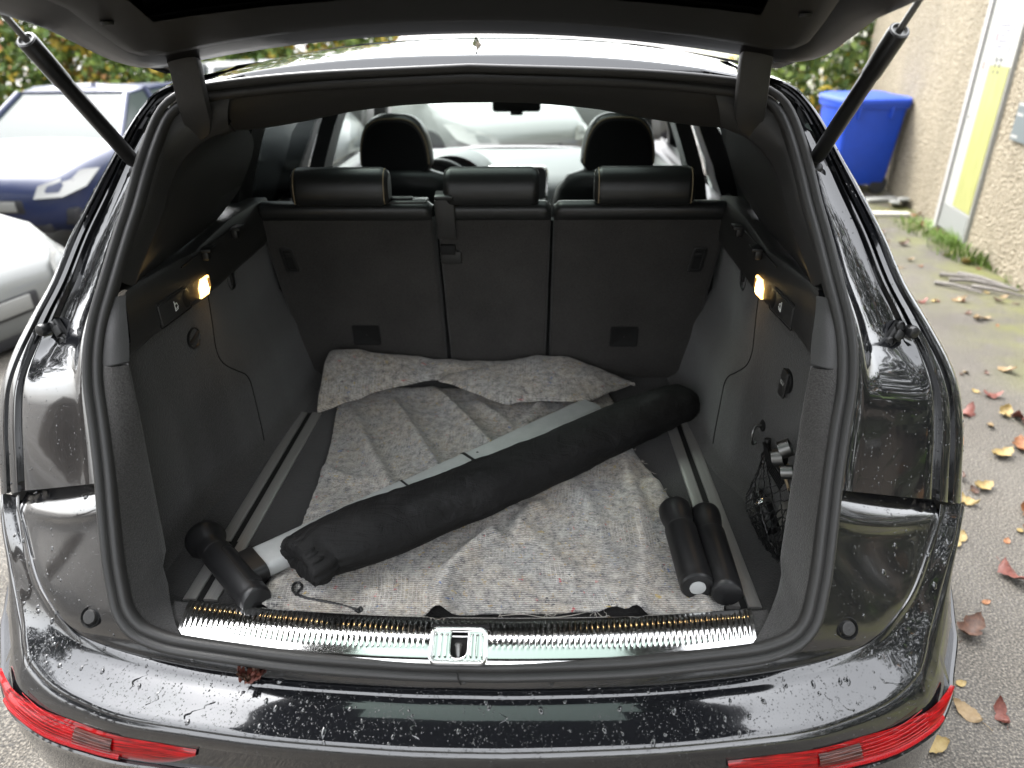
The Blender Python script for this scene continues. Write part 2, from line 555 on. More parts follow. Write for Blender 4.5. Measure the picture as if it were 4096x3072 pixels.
# ------------------------------------------------ bumper: inner face, deck, skirt
S_b = [(0.6448,0.0333,0.9722),(0.6384,0.0173,0.9455),(0.634,0.0071,0.9285),(0.6284,-0.0129,0.8942),(0.6239,-0.0312,0.8576),(0.6185,-0.0452,0.8296),(0.6123,-0.0596,0.8009),(0.6064,-0.0702,0.7824),(0.5958,-0.0786,0.768),(0.5765,-0.0889,0.7501),(0.532,-0.098,0.7346),(0.4899,-0.1022,0.7272),(0.4048,-0.1076,0.7178),(0.2795,-0.1142,0.7065),(0.0915,-0.1184,0.6977)] + [(0, -0.1188, 0.6968)]
D_b = [(0.9145,0.152,0.866),(0.9044,0.1305,0.85),(0.8917,0.1106,0.83),(0.8717,0.0814,0.808),(0.8404,0.0374,0.78),(0.8077,0.0011,0.755),(0.7614,-0.0349,0.728),(0.7332,-0.0502,0.715),(0.7054,-0.0617,0.705),(0.6557,-0.0728,0.692),(0.5993,-0.0835,0.682),(0.534,-0.094,0.675),(0.4505,-0.1037,0.668),(0.3113,-0.1189,0.666),(0.1085,-0.1293,0.665)] + [(0, -0.1300, 0.665)]
E_b = [(0.9681,0.1686,0.85),(0.9523,0.1401,0.83),(0.938,0.1126,0.8),(0.9231,0.0894,0.775),(0.9067,0.0623,0.745),(0.89,0.0361,0.722),(0.8598,-0.0104,0.69),(0.8375,-0.0494,0.667),(0.8087,-0.0832,0.652),(0.7427,-0.1248,0.637),(0.6619,-0.1563,0.63),(0.5872,-0.1772,0.627),(0.4745,-0.1939,0.625),(0.3179,-0.2107,0.622),(0.1099,-0.2225,0.62)] + [(0, -0.2245, 0.620)]
Sb, Db, Eb = spl(S_b, K), spl(D_b, K), spl(E_b, K)
NB = len(Sb)
def full(fn):
    r = [fn(i) for i in range(NB)]
    return [[Vector(p) for p in row] for row in r] + [[Vector((-p.x, p.y, p.z)) for p in row] for row in r[-2::-1]]
def inner_row(i):
    s, d = Sb[i], Db[i]
    t = i / (NB - 1)
    roll = math.exp(-(i / 2.2) ** 2)          # rounded shoulder under the panel gap
    row = []
    for u in (0.02, 0.08, 0.2, 0.35, 0.5, 0.65, 0.8, 0.92, 0.975, 1.0):
        p = s.lerp(d, u)
        bul = -0.010 * math.sin(math.pi * u) * sstep(i, 2, 14) * (1 - sstep(t, .55, .75))
        sh = -0.014 * math.exp(-((i - 5) / 3.5) ** 2) * math.sin(math.pi * min(1, u * 1.1) ** 0.8)
        lip = -0.004 if u == 0.975 else 0.0
        row.append(p + Vector((0, roll * 0.03 - bul * -0.4 + sh, lip + sh * 0.5)))
    return row
inner_rows = full(inner_row)
inner = grid('bumper_inner_face', inner_rows, M['paint_dirty'], CAR, smooth=50)
def plan_normal(i):
    a, b = Eb[max(0, i - 1)], Eb[min(NB - 1, i + 1)]
    if i == NB - 1: return Vector((0, -1, 0))
    t = (b - a)
    n = Vector((-t.y, t.x, 0))
    n = Vector((t.y, -t.x, 0)).normalized()
    if n.dot(Vector((0.5, -1, 0))) < 0: n = -n
    return n
def deck_row(i):
    d, e = Db[i], Eb[i]
    t = i / (NB - 1)
    row = []
    for u, z in ((0.0, -0.006), (0.012, 0.0005), (0.05, 0.0015), (0.13, -0.001), (0.16, -0.0022), (0.3, 0.0006), (0.45, 0.003), (0.6, 0.0045), (0.75, 0.006), (0.87, 0.0075), (0.95, 0.0080), (0.985, 0.0065), (1.0, 0.0035)):
        p = d.lerp(e, u)
        row.append(p + Vector((0, 0, z)))
    return row
deck_rows = full(deck_row)
deck = grid('bumper', deck_rows, M['paint'], CAR, smooth=50)
skirt_prof = [(0.0, 0.0035), (0.004, 0.000), (0.0065, -0.006), (0.0075, -0.012), (0.007, -0.024), (0.0065, -0.027), (0.006, -0.0275), (0.006, -0.080), (0.006, -0.0815), (0.012, -0.0825), (0.0145, -0.086), (0.0135, -0.091), (0.012, -0.106), (0.010, -0.18), (0.0, -0.30), (-0.06, -0.42)]
def flare(i, z):
    t = i / K
    return interp(t, [0, 2, 4.5, 6.5, 8, 10, 12.5], [0, 0, 0.034, 0.048, 0.040, 0.018, 0.0]) * sstep(-z, -0.004, 0.075) * (1 - 0.7 * sstep(-z, 0.16, 0.40))
def skirt_row(i):
    e, n = Eb[i], plan_normal(i)
    k = 0.35 + 0.65 * sstep(i, 8, 26)
    row = []
    for o, z in skirt_prof:
        zz = z if z > -0.14 else z
        row.append(e + n * (o + flare(i, z)) + Vector((0, 0, zz)))
    return row
skirt_rows = full(skirt_row)
skirt = grid('bumper_skirt', skirt_rows, M['paint'], CAR, smooth=35)
# dark filler behind the panel gap
for sgn in (1, -1):
    mb = MB()
    mb.v = []
    a = [Vector((sgn * p.x, p.y + 0.026, p.z)) for p in (Sb[0] + Vector((0, 0, 0.03)), Eb[0] + Vector((0, 0, 0.03)), Eb[0] + Vector((0, 0, -0.03)), Sb[0] + Vector((0, 0, -0.03)))]
    mb.add(a, [(0, 1, 2, 3)])
    mb.build('gap_filler', M['gap'], CAR, 0)

# ------------------------------------------------ light units in the bumper
def lens_mat(name, col, trans=0.0):
    m = pbr(name, col, 0.3, coat=0.6, coat_rough=0.03, spec=0.2)
    v = coords(m, scale=(14, 14, 420))
    w = noise_n(m, v, 1.5, 2)
    to(m, mixc(m, ramp(m, w, [(0.4, 0.0), (0.6, 1.0)]), (*[c * 0.35 for c in col], 1), (*[min(1, c * 1.25) for c in col], 1)), 'Base Color')
    bump(m, w, 0.4, 0.002)
    return m
M['red_lens'] = lens_mat('red_lens', (0.25, 0.0005, 0.0018))
m = pbr('red_reflector', (0.32, 0.0006, 0.004), 0.3, coat=0.4, spec=0.2)
v = coords(m)
n_, l_, b_ = nt(m)
vo = n_.new('ShaderNodeTexVoronoi'); vo.inputs['Scale'].default_value = 420
l_.new(v, vo.inputs['Vector'])
bump(m, vo.outputs['Distance'], 0.7, 0.002)
M['red_reflector'] = m
M['clear_lens'] = lens_mat('smoky_clear_lens', (0.085, 0.030, 0.024))
def e_at(t):
    i = min(NB - 2, int(t)); f = t - i
    return Eb[i].lerp(Eb[i + 1], f), plan_normal(i).lerp(plan_normal(i + 1), f).normalized()
def lens_strip(t0, t1, z0, z1, proud, n=26, tip0=False, tip1=False, sgn=1):
    rows = []
    for k in range(n + 1):
        t = lerp(t0, t1, k / n)
        e, nn = e_at(t)
        row = []
        top, bot = z0, z1
        if tip0:
            s = min(1, (k / n) / 0.55); top = lerp(-0.066, z0, s ** 0.75)
            bot = lerp(-0.068, z1, min(1, (k / n) / 0.30) ** 0.7)
        if tip1:
            s = max(0, (k / n - 0.86) / 0.14); bot = lerp(bot, lerp(top, bot, 0.35), s ** 2.2); top = lerp(top, lerp(top, bot, 0.2), s ** 3)
        for j in range(7):
            v = j / 6
            bulge = proud + 0.006 * math.sin(math.pi * v)
            zz = lerp(top, bot, v)
            p = e + nn * (bulge + flare(t, zz)) + Vector((0, 0, zz))
            row.append(Vector((sgn * p.x, p.y, p.z)))
        rows.append(row)
    return rows
LT0, LT1 = 6.5 * K, 12.15 * K
for sgn in (1, -1):
    o = grid('bumper_light', lens_strip(LT0, LT1, -0.029, -0.0785, 0.0065, 60, True, True, sgn), M['red_lens'], CAR, flip=(sgn < 0))
    a, b = lerp(LT0, LT1, 0.58), lerp(LT0, LT1, 0.755)
    grid('clear_window', lens_strip(a, b, -0.034, -0.060, 0.0105, 20, False, False, sgn), M['clear_lens'], o, flip=(sgn < 0))
    for q in range(5):
        z = -0.0365 - q * 0.0050
        rr = []
        for k in range(21):
            e, nn = e_at(lerp(a, b, k / 20))
            p = e + nn * (flare(lerp(a, b, k / 20), z) + 0.0105 + 0.0062 * math.sin(math.pi * (z + 0.029) / -0.0495) + 0.0015) + Vector((0, 0, z))
            rr.append((sgn * p.x, p.y, p.z))
        MB().tube(rr, 0.0007, 5).build('lens_rib', M['clear_lens'], o)
    a = lerp(LT0, LT1, 0.20); b = lerp(LT0, LT1, 0.775)
    grid('reflector_strip', lens_strip(a, b, -0.0635, -0.077, 0.0095, 40, False, False, sgn), M['red_reflector'], o, flip=(sgn < 0))
    for q in range(6):
        z = -0.0345 - q * 0.0050
        rr = []
        for k in range(25):
            e, nn = e_at(lerp(lerp(LT0, LT1, 0.30), lerp(LT0, LT1, 0.57), k / 24))
            p = e + nn * (flare(lerp(lerp(LT0, LT1, 0.30), lerp(LT0, LT1, 0.57), k / 24), z) + 0.0078 + 0.0062 * math.sin(math.pi * (z + 0.029) / -0.0495)) + Vector((0, 0, z))
            rr.append((sgn * p.x, p.y, p.z))
        MB().tube(rr, 0.0006, 5).build('lens_rib', M['red_reflector'], o)

# rubber stop buttons in the bumper face
for sgn in (1, -1):
    c = Vector((sgn * 0.676, -0.060, 0.752))
    ax = Vector((sgn * 0.18, -0.80, 0.60)).normalized()
    Mx = align(ax, c)
    o = MB().lathe([(0.0195, -0.002), (0.0200, 0.004), (0.0185, 0.006), (0.0165, 0.002), (0.016, -0.004), (0.0, -0.004)], Mx, 28).build('stop_button', M['gap'], CAR)
    MB().lathe([(0.0135, -0.004), (0.0138, 0.004), (0.012, 0.0075), (0.007, 0.0085), (0.004, 0.0075), (0.0, 0.0085)], Mx, 24).build('button_cap', M['rubber'], o)

# striker brackets with rubber stud and bolts on the rear pillars
for sgn in (1, -1):
    c = Vector((sgn * 0.806, 0.262, 1.176))
    ax = Vector((sgn * 0.25, -0.90, 0.32)).normalized()
    Mx = align(ax, c, (0.6 * sgn, 0, 0.75)) @ Matrix.Scale(0.8, 4)
    mb = MB()
    mb.box((-0.030, -0.014, -0.012), (0.034, 0.014, 0.004), 0, 0.004, Mx)
    mb.box((-0.012, -0.016, 0.0), (0.014, 0.006, 0.012), 0, 0.004, Mx)
    o = mb.build('striker_bracket', M['plastic_dark'], CAR)
    for q in (-0.024, 0.022):
        Mb = Mx @ Matrix.Translation((q, 0.004, 0.004))
        MB().lathe([(0.012, -0.004), (0.0122, 0.003), (0.009, 0.006), (0.0085, 0.002), (0.0, 0.002)], Mb, 20).build('bolt', M['plastic_dark'], o)
    Ms = align(Vector((sgn * 0.30, -0.93, 0.10)), c + Vector((sgn * 0.026, 0.004, 0.006)))
    MB().lathe([(0.010, -0.01), (0.0115, 0.003), (0.0125, 0.006), (0.0125, 0.011), (0.0105, 0.016), (0.006, 0.018), (0.0, 0.0183)], Ms, 24).build('rubber_stud', M['rubber_black'], o)

# ------------------------------------------------ roof with glass panel
def roof_z(x, y):
    rear = max(0.0, 1.05 - y)
    front = max(0.0, y - 1.7)
    return 1.680 - 0.052 * (abs(x) / 0.58) ** 2.4 - 0.085 * rear ** 2 - 0.055 * front ** 2
rx = [-0.60 + 0.05 * i for i in range(25)]
ry = [0.512, 0.535, 0.58, 0.66, 0.76, 0.86, 0.92, 1.1, 1.3, 1.5, 1.7, 1.9, 2.05, 2.2, 2.35, 2.5, 2.6]
v, f = grid_data([[(x, y, roof_z(x, y)) for x in rx] for y in ry])
nx = len(rx)
def hole(t):
    cx = sum(v[i][0] for i in t) / 4; cy = sum(v[i][1] for i in t) / 4
    return abs(cx) < 0.45 and 0.92 < cy < 2.05
mk('roof', v, [t for t in f if not hole(t)], M['paint'], CAR, 60)
gx = [x for x in rx if abs(x) < 0.4501]
gy = [y for y in ry if 0.9199 < y < 2.0501]
grid('roof_glass', [[(x, y, roof_z(x, y) + 0.002) for x in gx] for y in gy], M['roofglass'], CAR)
# gutter step under the rear roof edge, following the opening
top_half = [p for p in half if p.z > 1.572 and p.x < 0.60]
gr = []
for p in [Vector((-q.x, q.y, q.z)) for q in top_half] + [q for q in top_half[-2::-1]]:
    x = max(-0.6, min(0.6, p.x * 1.0))
    zr = roof_z(x, 0.512)
    gr.append([p + Vector((0, 0.0, 0.006)), p + Vector((0, -0.004, 0.012)), p + Vector((0, 0.006, 0.014)), p + Vector((0, 0.014, 0.008)), Vector((x, 0.503, p.z + 0.010)), Vector((x, 0.508, p.z + 0.014)), Vector((x, 0.507, zr - 0.004)), Vector((x, 0.512, zr))])
grid('roof_gutter', gr, M['paint'], CAR, flip=True)
# headliner
v, f = grid_data([[(x * 0.98, y, roof_z(x, y) - 0.035) for x in rx] for y in [0.62] + ry[4:]])
mk('headliner', v, [t for t in f if not hole(t)], M['suede'], CAR, 60)
# antenna fin
mb = MB()
rows = []
for k in range(9):
    t = k / 8
    w = 0.022 * math.sin(math.pi * min(1, 0.12 + t * 0.95)) ** 0.6
    h = 0.020 * (t ** 1.6) * (1 if t < 0.97 else 0.9)
    y = 0.80 - 0.15 * t
    zb = roof_z(0, y)
    rows.append([(-w, y, zb), (-w * 0.6, y, zb + h * 0.55), (-0.004, y, zb + h), (0.004, y, zb + h), (w * 0.6, y, zb + h * 0.55), (w, y, zb)])
# small, folded flat against the roof skin
grid('antenna', rows, M['paint'], CAR)

# ================================================================== tailgate, swung up
def hs(x, y):
    z = 1.683 - 0.06 * (min(abs(x), 0.75) / 0.66) ** 2 - 0.10 * max(0.0, abs(x) - 0.75)
    if y > -0.22: return z + 0.30 * (0.43 - y)
    return z + 0.195 - 0.06 * (-0.22 - y)
def hw(y): return interp(y, [-0.85, -0.80, -0.70, -0.45, -0.25, -0.10, 0.06, 0.20, 0.36, 0.405, 0.43, 0.44], [0.74, 0.84, 0.92, 0.94, 0.87, 0.77, 0.66, 0.630, 0.634, 0.622, 0.590, 0.55])
HY = [0.440, 0.434, 0.42, 0.40, 0.37, 0.34, 0.30, 0.25, 0.20, 0.12, 0.02, -0.10, -0.22, -0.24, -0.36, -0.50, -0.66, -0.78, -0.84, -0.85]
HU = [0, .06, .12, .2, .3, .4, .5, .6, .68, .75, .80, .85, .90, .945, .975, 1.0]
HUF = [-u for u in HU[::-1]] + HU[1:]
def trim_w(y): return interp(y, [-0.80, -0.70, -0.40, -0.20, 0.02, 0.12, 0.225, 0.30, 0.335, 0.352], [0.62, 0.74, 0.76, 0.66, 0.56, 0.548, 0.566, 0.575, 0.566, 0.53])
rows_u, rows_t = [], []
for y in HY:
    w = hw(y)
    ru, rt = [], []
    for u in HUF:
        x = u * w
        yy = y - 0.030 * (1 - (x / 0.6) ** 2) * sstep(y, 0.25, 0.44) if y > 0.25 else y
        yy = y + 0.012 * abs(u) ** 3 * sstep(y, 0.25, 0.44) - 0.022 * (1 - u * u) * sstep(y, 0.25, 0.44)
        d = abs(u)
        edge = 0.010 * sstep(d, 0.955, 1.0) + 0.010 * sstep(y, 0.425, 0.44)
        groove = 0.006 * math.exp(-((d - 0.93) / 0.012) ** 2)
        z = hs(x, yy)
        ru.append(Vector((x, yy, z + edge + groove)))
        rt.append(Vector((x * 1.004, yy, z + 0.055 + 0.012 * (1 - d ** 4) - 0.03 * sstep(d, 0.9, 1.0) - 0.03 * sstep(y, 0.40, 0.44))))
    rows_u.append(ru); rows_t.append(rt)
def glass_zone(p): return abs(p.x) < 0.50 and -0.20 < p.y < 0.195
v, f = grid_data(rows_u)
vt, ft = grid_data(rows_t)
cen = lambda vv, t: sum((vv[i] for i in t), Vector((0, 0, 0))) / len(t)
mb = MB()
mb.add(v, [t for t in f if not glass_zone(cen(v, t))], 1)
mb.add(vt, [t[::-1] for t in ft if not glass_zone(cen(vt, t))])
nU, nY = len(HUF), len(HY)
o = len(v)
side = []
for i in range(nY - 1):
    for j in (0, nU - 1):
        a, b = i * nU + j, (i + 1) * nU + j
        side.append((a, b, b + o, a + o))
for j in range(nU - 1):
    for i in (0, nY - 1):
        a, b = i * nU + j, i * nU + j + 1
        side.append((a, a + o, b + o, b))
mb.f += side; mb.m += [0] * len(side)
M['hatch_inner'] = pbr('black_inner_paint', (0.004, 0.004, 0.0045), 0.32, spec=0.18)
HATCH = mb.build('tailgate', None, CAR, 50, [M['paint'], M['hatch_inner']])
mb = MB()
gf = [t for t in f if glass_zone(cen(v, t))]
used = sorted({i for t in gf for i in t}); ren = {a: b for b, a in enumerate(used)}
mb.add([v[i] + Vector((0, 0, 0.05)) for i in used], [tuple(ren[i] for i in t) for t in gf])
mb.build('rear_window', M['hatchglass'], HATCH, 60)
M['hatch_trim'] = grained('tailgate_trim_plastic', (0.014, 0.0138, 0.0135), 0.55, 0.2, 420, 0.4, 0.0006, 0.1)
# inner trim, a tray standing a little proud below the painted frame
rows = []
for y in [0.352, 0.345, 0.33, 0.30, 0.26, 0.20, 0.12, 0.02, -0.10, -0.20, -0.22, -0.30, -0.45, -0.60, -0.74, -0.80]:
    w = trim_w(y)
    r_ = []
    for u in [-1, -0.985, -.95, -.9, -.82, -.7, -.5, -.3, -.15, 0, .15, .3, .5, .7, .82, .9, .95, .985, 1]:
        x = u * w
        yy = y - 0.030 * (1 - u * u) * sstep(y, 0.2, 0.352) + 0.006 * abs(u) ** 3
        lip = 0.010 * (sstep(abs(u), 0.975, 1.0)) + 0.010 * sstep(y, 0.343, 0.352) + 0.01 * sstep(-y, 0.74, 0.80)
        r_.append(Vector((x, yy, hs(x, yy) - 0.008 + lip)))
    rows.append(r_)
v, f = grid_data(rows)
mk('tailgate_trim', v, [t for t in f if not (abs(cen(v, t).x) < 0.46 and -0.19 < cen(v, t).y < 0.17)], M['hatch_trim'], HATCH, 50)
for sgn in (1, -1):
    c = (0.5159,0.173,1.7236)
    MB().lathe([(0.009, 0.004), (0.0095, -0.0005), (0.006, -0.001), (0.004, 0.002), (0, 0.002)], Matrix.Translation((sgn * c[0], c[1], c[2] - 0.009)) @ Matrix.Rotation(R(180), 4, 'X'), 16).build('trim_screw', M['plastic_dark'], HATCH)
# rubber edge of the gap between tailgate and roof
# ------------------------------------------------ hinge straps
for sgn in (1, -1):
    cl = [(0.520, 0.365, 1.6815), (0.520, 0.392, 1.672), (0.520, 0.408, 1.650), (0.522, 0.415, 1.615), (0.525, 0.424, 1.580), (0.531, 0.442, 1.548), (0.540, 0.462, 1.523), (0.5475, 0.474, 1.510)]
    wd = [0.030, 0.0295, 0.029, 0.0285, 0.029, 0.0285, 0.022, 0.009]
    pts = spl(cl, 4)
    rows = []
    for i, p in enumerate(pts):
        w = interp(i / 4.0, list(range(8)), wd)
        t = (pts[min(i + 1, len(pts) - 1)] - pts[max(0, i - 1)]).normalized()
        n = t.cross(Vector((1, 0, 0))).normalized()
        if n.y > 0: n = -n
        ring = []
        for (a, b) in ((-1, -0.010), (-1.0, 0.002), (-0.93, 0.006), (-0.5, 0.0085), (0, 0.009), (0.5, 0.0085), (0.93, 0.006), (1.0, 0.002), (1, -0.010)):
            q = p + Vector((a * w + 0.03 * 0, 0, 0)) + n * b
            ring.append(Vector((sgn * q.x, q.y, q.z)))
        rows.append(ring)
    v, f = grid_data(rows, False, True)
    f.append(tuple(range(9))); f.append(tuple(len(v) - 9 + k for k in range(9)))
    mk('hinge_cover', v, f if sgn > 0 else [t[::-1] for t in f], M['plastic'], HATCH, 50)

# ------------------------------------------------ gas struts
for sgn in (1, -1):
    lo, hi = Vector((0.656, 0.421, 1.461)), Vector((0.674, 0.214, 1.692))
    d = (hi - lo).normalized()
    Lh = (hi - lo).length
    fx = lambda p: Vector((sgn * p.x, p.y, p.z))
    Mx = align(fx(d), fx(lo))
    s = MB().lathe([(0.0, -0.012), (0.008, -0.010), (0.009, 0.0), (0.0095, 0.016), (0.0115, 0.018), (0.0135, 0.022), (0.0140, 0.03), (0.0140, Lh - 0.09), (0.0155, Lh - 0.085), (0.0160, Lh - 0.004), (0.0155, Lh), (0.0115, Lh + 0.0005), (0.0105, Lh - 0.006), (0.005, Lh - 0.006)], Mx, 24).build('gas_strut', M['plastic_smooth'], CAR)
    MB().tube([fx(lo + d * (Lh - 0.01)), fx(lo + d * (Lh + 0.26))], 0.0052, 12).build('piston_rod', M['steel'], s)
    MB().lathe([(0.0135, Lh - 0.0035), (0.0135, Lh + 0.0015), (0.0115, Lh + 0.002), (0.011, Lh - 0.003)], Mx, 24).build('end_ring', M['steel'], s)
    # ball joint on the pillar
    b = fx(lo + Vector((0.010, 0.004, -0.008)))
    MB().lathe([(0.0, -0.016), (0.011, -0.012), (0.0125, 0.0), (0.011, 0.011), (0.006, 0.014), (0.0, 0.0145)], align((sgn * -0.3, -0.9, 0.2), b), 18).build('ball_joint', M['plastic_smooth'], s)
    # plug in the pillar beside it
    c = Vector((0.6909,0.4072,1.4594))
    MB().lathe([(0.010, -0.03), (0.0105, 0.001), (0.008, 0.003), (0.0, 0.003)], align((sgn * 0.2, -0.9, 0.35), (sgn * (c.x - 0.018), c.y + 0.006, c.z - 0.015)), 14).build('pillar_plug', M['plastic_smooth'], CAR)

# ================================================================== boot interior
# ------------------------------------------------ floor and rails
FZ = 0.700
rows = []
for j in range(41):
    y = -0.02 + 1.22 * j / 40
    rows.append([(x, y, FZ - 0.004) for x in [-0.68 + 1.36 * i / 30 for i in range(31)]])
FLOOR = grid('boot_floor', rows, M['carpet_floor'], CAR)
for sgn in (1, -1):
    def bar(x0, x1, notch):
        """aluminium strip, bevelled along its length"""
        mid = lerp(x0, x1, 0.62)
        mb = MB()
        y0, y1 = 0.040, 0.800
        sec = [(x0, FZ - 0.006), (x0, FZ + 0.0015), (x0 + (x1 - x0) * 0.06, FZ + 0.0026), (mid, FZ + 0.0032), (x1 - (x1 - x0) * 0.06, FZ + 0.0012), (x1, FZ + 0.0002), (x1, FZ - 0.006)]
        ys_ = [y0, 0.30, 0.301, y1]
        rr = [[Vector((sgn * sx, y, sz)) for sx, sz in sec] for y in (y0, y1)]
        v, f = grid_data(rr)
        f.append(tuple(range(7))); f.append(tuple(range(13, 6, -1)))
        mb.add(v, f if sgn < 0 else [t[::-1] for t in f])
        return mb
    o = bar(0.5385, 0.5655, 1).build('load_rail', M['alu'], CAR, 20)
    bar(0.5235, 0.4965, 1).build('rail_strip', M['alu'], o, 20)
    MB().box((min(sgn * 0.523, sgn * 0.539), 0.036, FZ - 0.016), (max(sgn * 0.523, sgn * 0.539), 0.802, FZ - 0.0025)).build('rail_slot', M['gap'], o, 0)
    MB().box((min(sgn * 0.5195, sgn * 0.543), 0.176, FZ - 0.004), (max(sgn * 0.5195, sgn * 0.543), 0.214, FZ + 0.0029)).build('rail_notch', M['gap'], o, 0)

# ------------------------------------------------ loading sill with ribbed chrome plate
sill_top = [(0.5324,0.0141,0.712),(0.4266,0.0005,0.714),(0.29,-0.0112,0.716),(0.1842,-0.0167,0.717),(0.0811,-0.02,0.717)]
sill_bot = [(0.5203,-0.0807,0.728),(0.4058,-0.0977,0.727),(0.2788,-0.1097,0.726),(0.1804,-0.1153,0.7255),(0.0845,-0.1189,0.725)]
def sill_pt(u, v):
    """u -1..1 across the car, v 0 inner edge .. 1 outer edge"""
    a = abs(u)
    xs_t = [0.0] + [p[0] for p in sill_top[::-1]]
    i = a
    yt = lerp(sill_top[-1][1], sill_top[0][1], a ** 2.2)
    yb = lerp(sill_bot[-1][1], sill_bot[0][1], a ** 2.2)
    xt, xb = sill_top[0][0] * a, sill_bot[0][0] * a
    x, y = lerp(xt, xb, v), lerp(yt, yb, v)
    z = 0.7095 + 0.0205 * math.sin(math.pi * (0.30 + 0.60 * max(0, min(1, v))))
    return x * (1 if u >= 0 else -1), y, z
NR = 104
lc = Vector((-0.0053,-0.0922,0.7285))
def rib(u):
    k = (u + 1) / 2 * NR
    c = abs((k % 1.0) - 0.5) * 2
    return math.cos(c * math.pi / 2) ** 0.8
us = [-1 + 2 * i / (NR * 8) for i in range(NR * 8 + 1)]
vs = [0, 0.03, 0.06, 0.10, 0.18, 0.3, 0.42, 0.54, 0.64, 0.70, 0.735, 0.76, 0.79, 0.84, 0.9, 0.95, 0.98, 1.0]
rows = []
for v_ in vs:
    r_ = []
    for u in us:
        x, y, z = sill_pt(u, v_)
        end = sstep(v_, 0.03, 0.09) * (1 - sstep(v_, 0.715, 0.775)) * (1 - sstep(abs(u), 0.982, 0.99))
        latch = abs(x - lc.x) < 0.056 and v_ > 0.30
        h = 0.0011 * rib(u) * end * (0.0 if latch else 1.0)
        lipz = -0.004 * (1 - sstep(v_, 0, 0.03)) - 0.006 * sstep(v_, 0.97, 1.0)
        r_.append((x, y, z + h + lipz))
    rows.append(r_)
v, f = grid_data(rows)
nv = len(us)
SILL = mk('sill_plate', v, [t[::-1] for t in f if not (abs(sum(v[i][0] for i in t) / 4 - lc.x) < 0.042 and abs(sum(v[i][1] for i in t) / 4 - lc.y) < 0.024)], M['chrome'], CAR, 60)
# dark surround of the sill joining floor, plate and seal
rows = []
for v_ in (-0.35, -0.12, -0.02, 0.0, 0.5, 1.0, 1.02, 1.06):
    rows.append([(lambda p: (p[0] * 1.06, p[1], (p[2] if 0 <= v_ <= 1 else interp(v_, [-0.35, -0.12, -0.02, 1.02, 1.06], [0.699, 0.702, 0.7085, 0.708, 0.695])) - 0.0055))(sill_pt(-1 + 2 * i / 60, v_)) for i in range(61)])
v, f = grid_data(rows)
mk('sill_panel', v, [t[::-1] for t in f if not (abs(sum(v[i][0] for i in t) / 4 - lc.x) < 0.036 and sum(v[i][1] for i in t) / 4 < -0.035)], M['carpet'], CAR, 60)
# latch recess: chrome frame, ribbed insert with a U-shaped mouth and the striker bolt
def rrect(w, h, r, n=5):
    pts = []
    for cx, cy, a0 in ((w - r, h - r, 0), (-w + r, h - r, 90), (-w + r, -h + r, 180), (w - r, -h + r, 270)):
        for k in range(n + 1):
            a = R(a0 + 90 * k / n)
            pts.append((cx + r * math.cos(a), cy + r * math.sin(a)))
    return pts
ln = Vector((0, -0.30, 0.95)).normalized()
lx = Vector((1, 0, 0)); ly = ln.cross(lx).normalized()
LM = Matrix((lx, ly, ln)).transposed().to_4x4(); LM.translation = lc
rows = []
for off, z in ((0.0045, -0.006), (0.0045, 0.002), (0.0035, 0.0045), (0.0015, 0.0055), (-0.001, 0.0048), (-0.003, 0.002), (-0.0035, -0.002)):
    rows.append([LM @ Vector((x, y, z)) for x, y in rrect(0.0475 + off, 0.0300 + off, 0.011 + off)])
LATCH = grid('latch_frame', rows, M['chrome'], SILL, cv=True, smooth=60)
mb = MB()
outer = [(x, y) for x, y in rrect(0.0495, 0.0355, 0.010)]
NX, NYY = 60, 26
vv, ff = [], []
def inU(x, y): return (abs(x) < 0.0155 and y > -0.008) or (x * x + ((y + 0.008) * 0.95) ** 2 < 0.0155 ** 2)
for j in range(NYY + 1):
    for i in range(NX + 1):
        x, y = -0.045 + 0.090 * i / NX, -0.028 + 0.056 * j / NYY
        r = 0.0009 * max(0, math.sin((abs(x) - 0.018) / 0.0098 * math.pi * 2 - 1.2)) * (1 if -0.021 < y < 0.021 else 0)
        vv.append(LM @ Vector((x, y, -0.0005 + r)))
for j in range(NYY):
    for i in range(NX):
        x, y = -0.045 + 0.090 * (i + .5) / NX, -0.028 + 0.056 * (j + .5) / NYY
        if not inU(x, y): ff.append((j * (NX + 1) + i, j * (NX + 1) + i + 1, (j + 1) * (NX + 1) + i + 1, (j + 1) * (NX + 1) + i))
mk('latch_insert', vv, ff, M['chrome'], LATCH if False else SILL, 50)
# lip of the mouth and the dark hole behind it
up = [(0.0155, 0.028)] + [(0.0155, 0.02), (0.0155, 0.0), (0.0155, -0.008)] + [(0.0155 * math.cos(R(a)), -0.008 + 0.0163 * math.sin(R(a))) for a in range(-15, -180, -15)] + [(-0.0155, -0.008), (-0.0155, 0.0), (-0.0155, 0.02), (-0.0155, 0.028)]
MB().tube([LM @ Vector((x, y, 0.0002)) for x, y in up], 0.0013, 8).build('latch_mouth', M['chrome'], SILL)
mb = MB()
mb.box((-0.0185, -0.026, -0.034), (0.0185, 0.0290, -0.0085), 0, 0, LM)
mb.build('latch_hole', M['gap'], SILL, 0)
MB().lathe([(0.0055, 0.0), (0.0055, 0.019), (0.0068, 0.0195), (0.0068, 0.0215), (0.0055, 0.022), (0.0055, 0.024), (0.0, 0.024)], align((LM.to_3x3() @ Vector((0.0, 0.8, 0.6))), LM @ Vector((0.0, -0.017, -0.0085))), 16).build('latch_bolt', M['steel'], SILL)
mb = MB()
mb.box((-0.052, 0.0325, -0.001), (0.054, 0.0400, 0.0012), 0, 0.003, LM)
mb.build('latch_slot', M['gap'], SILL)

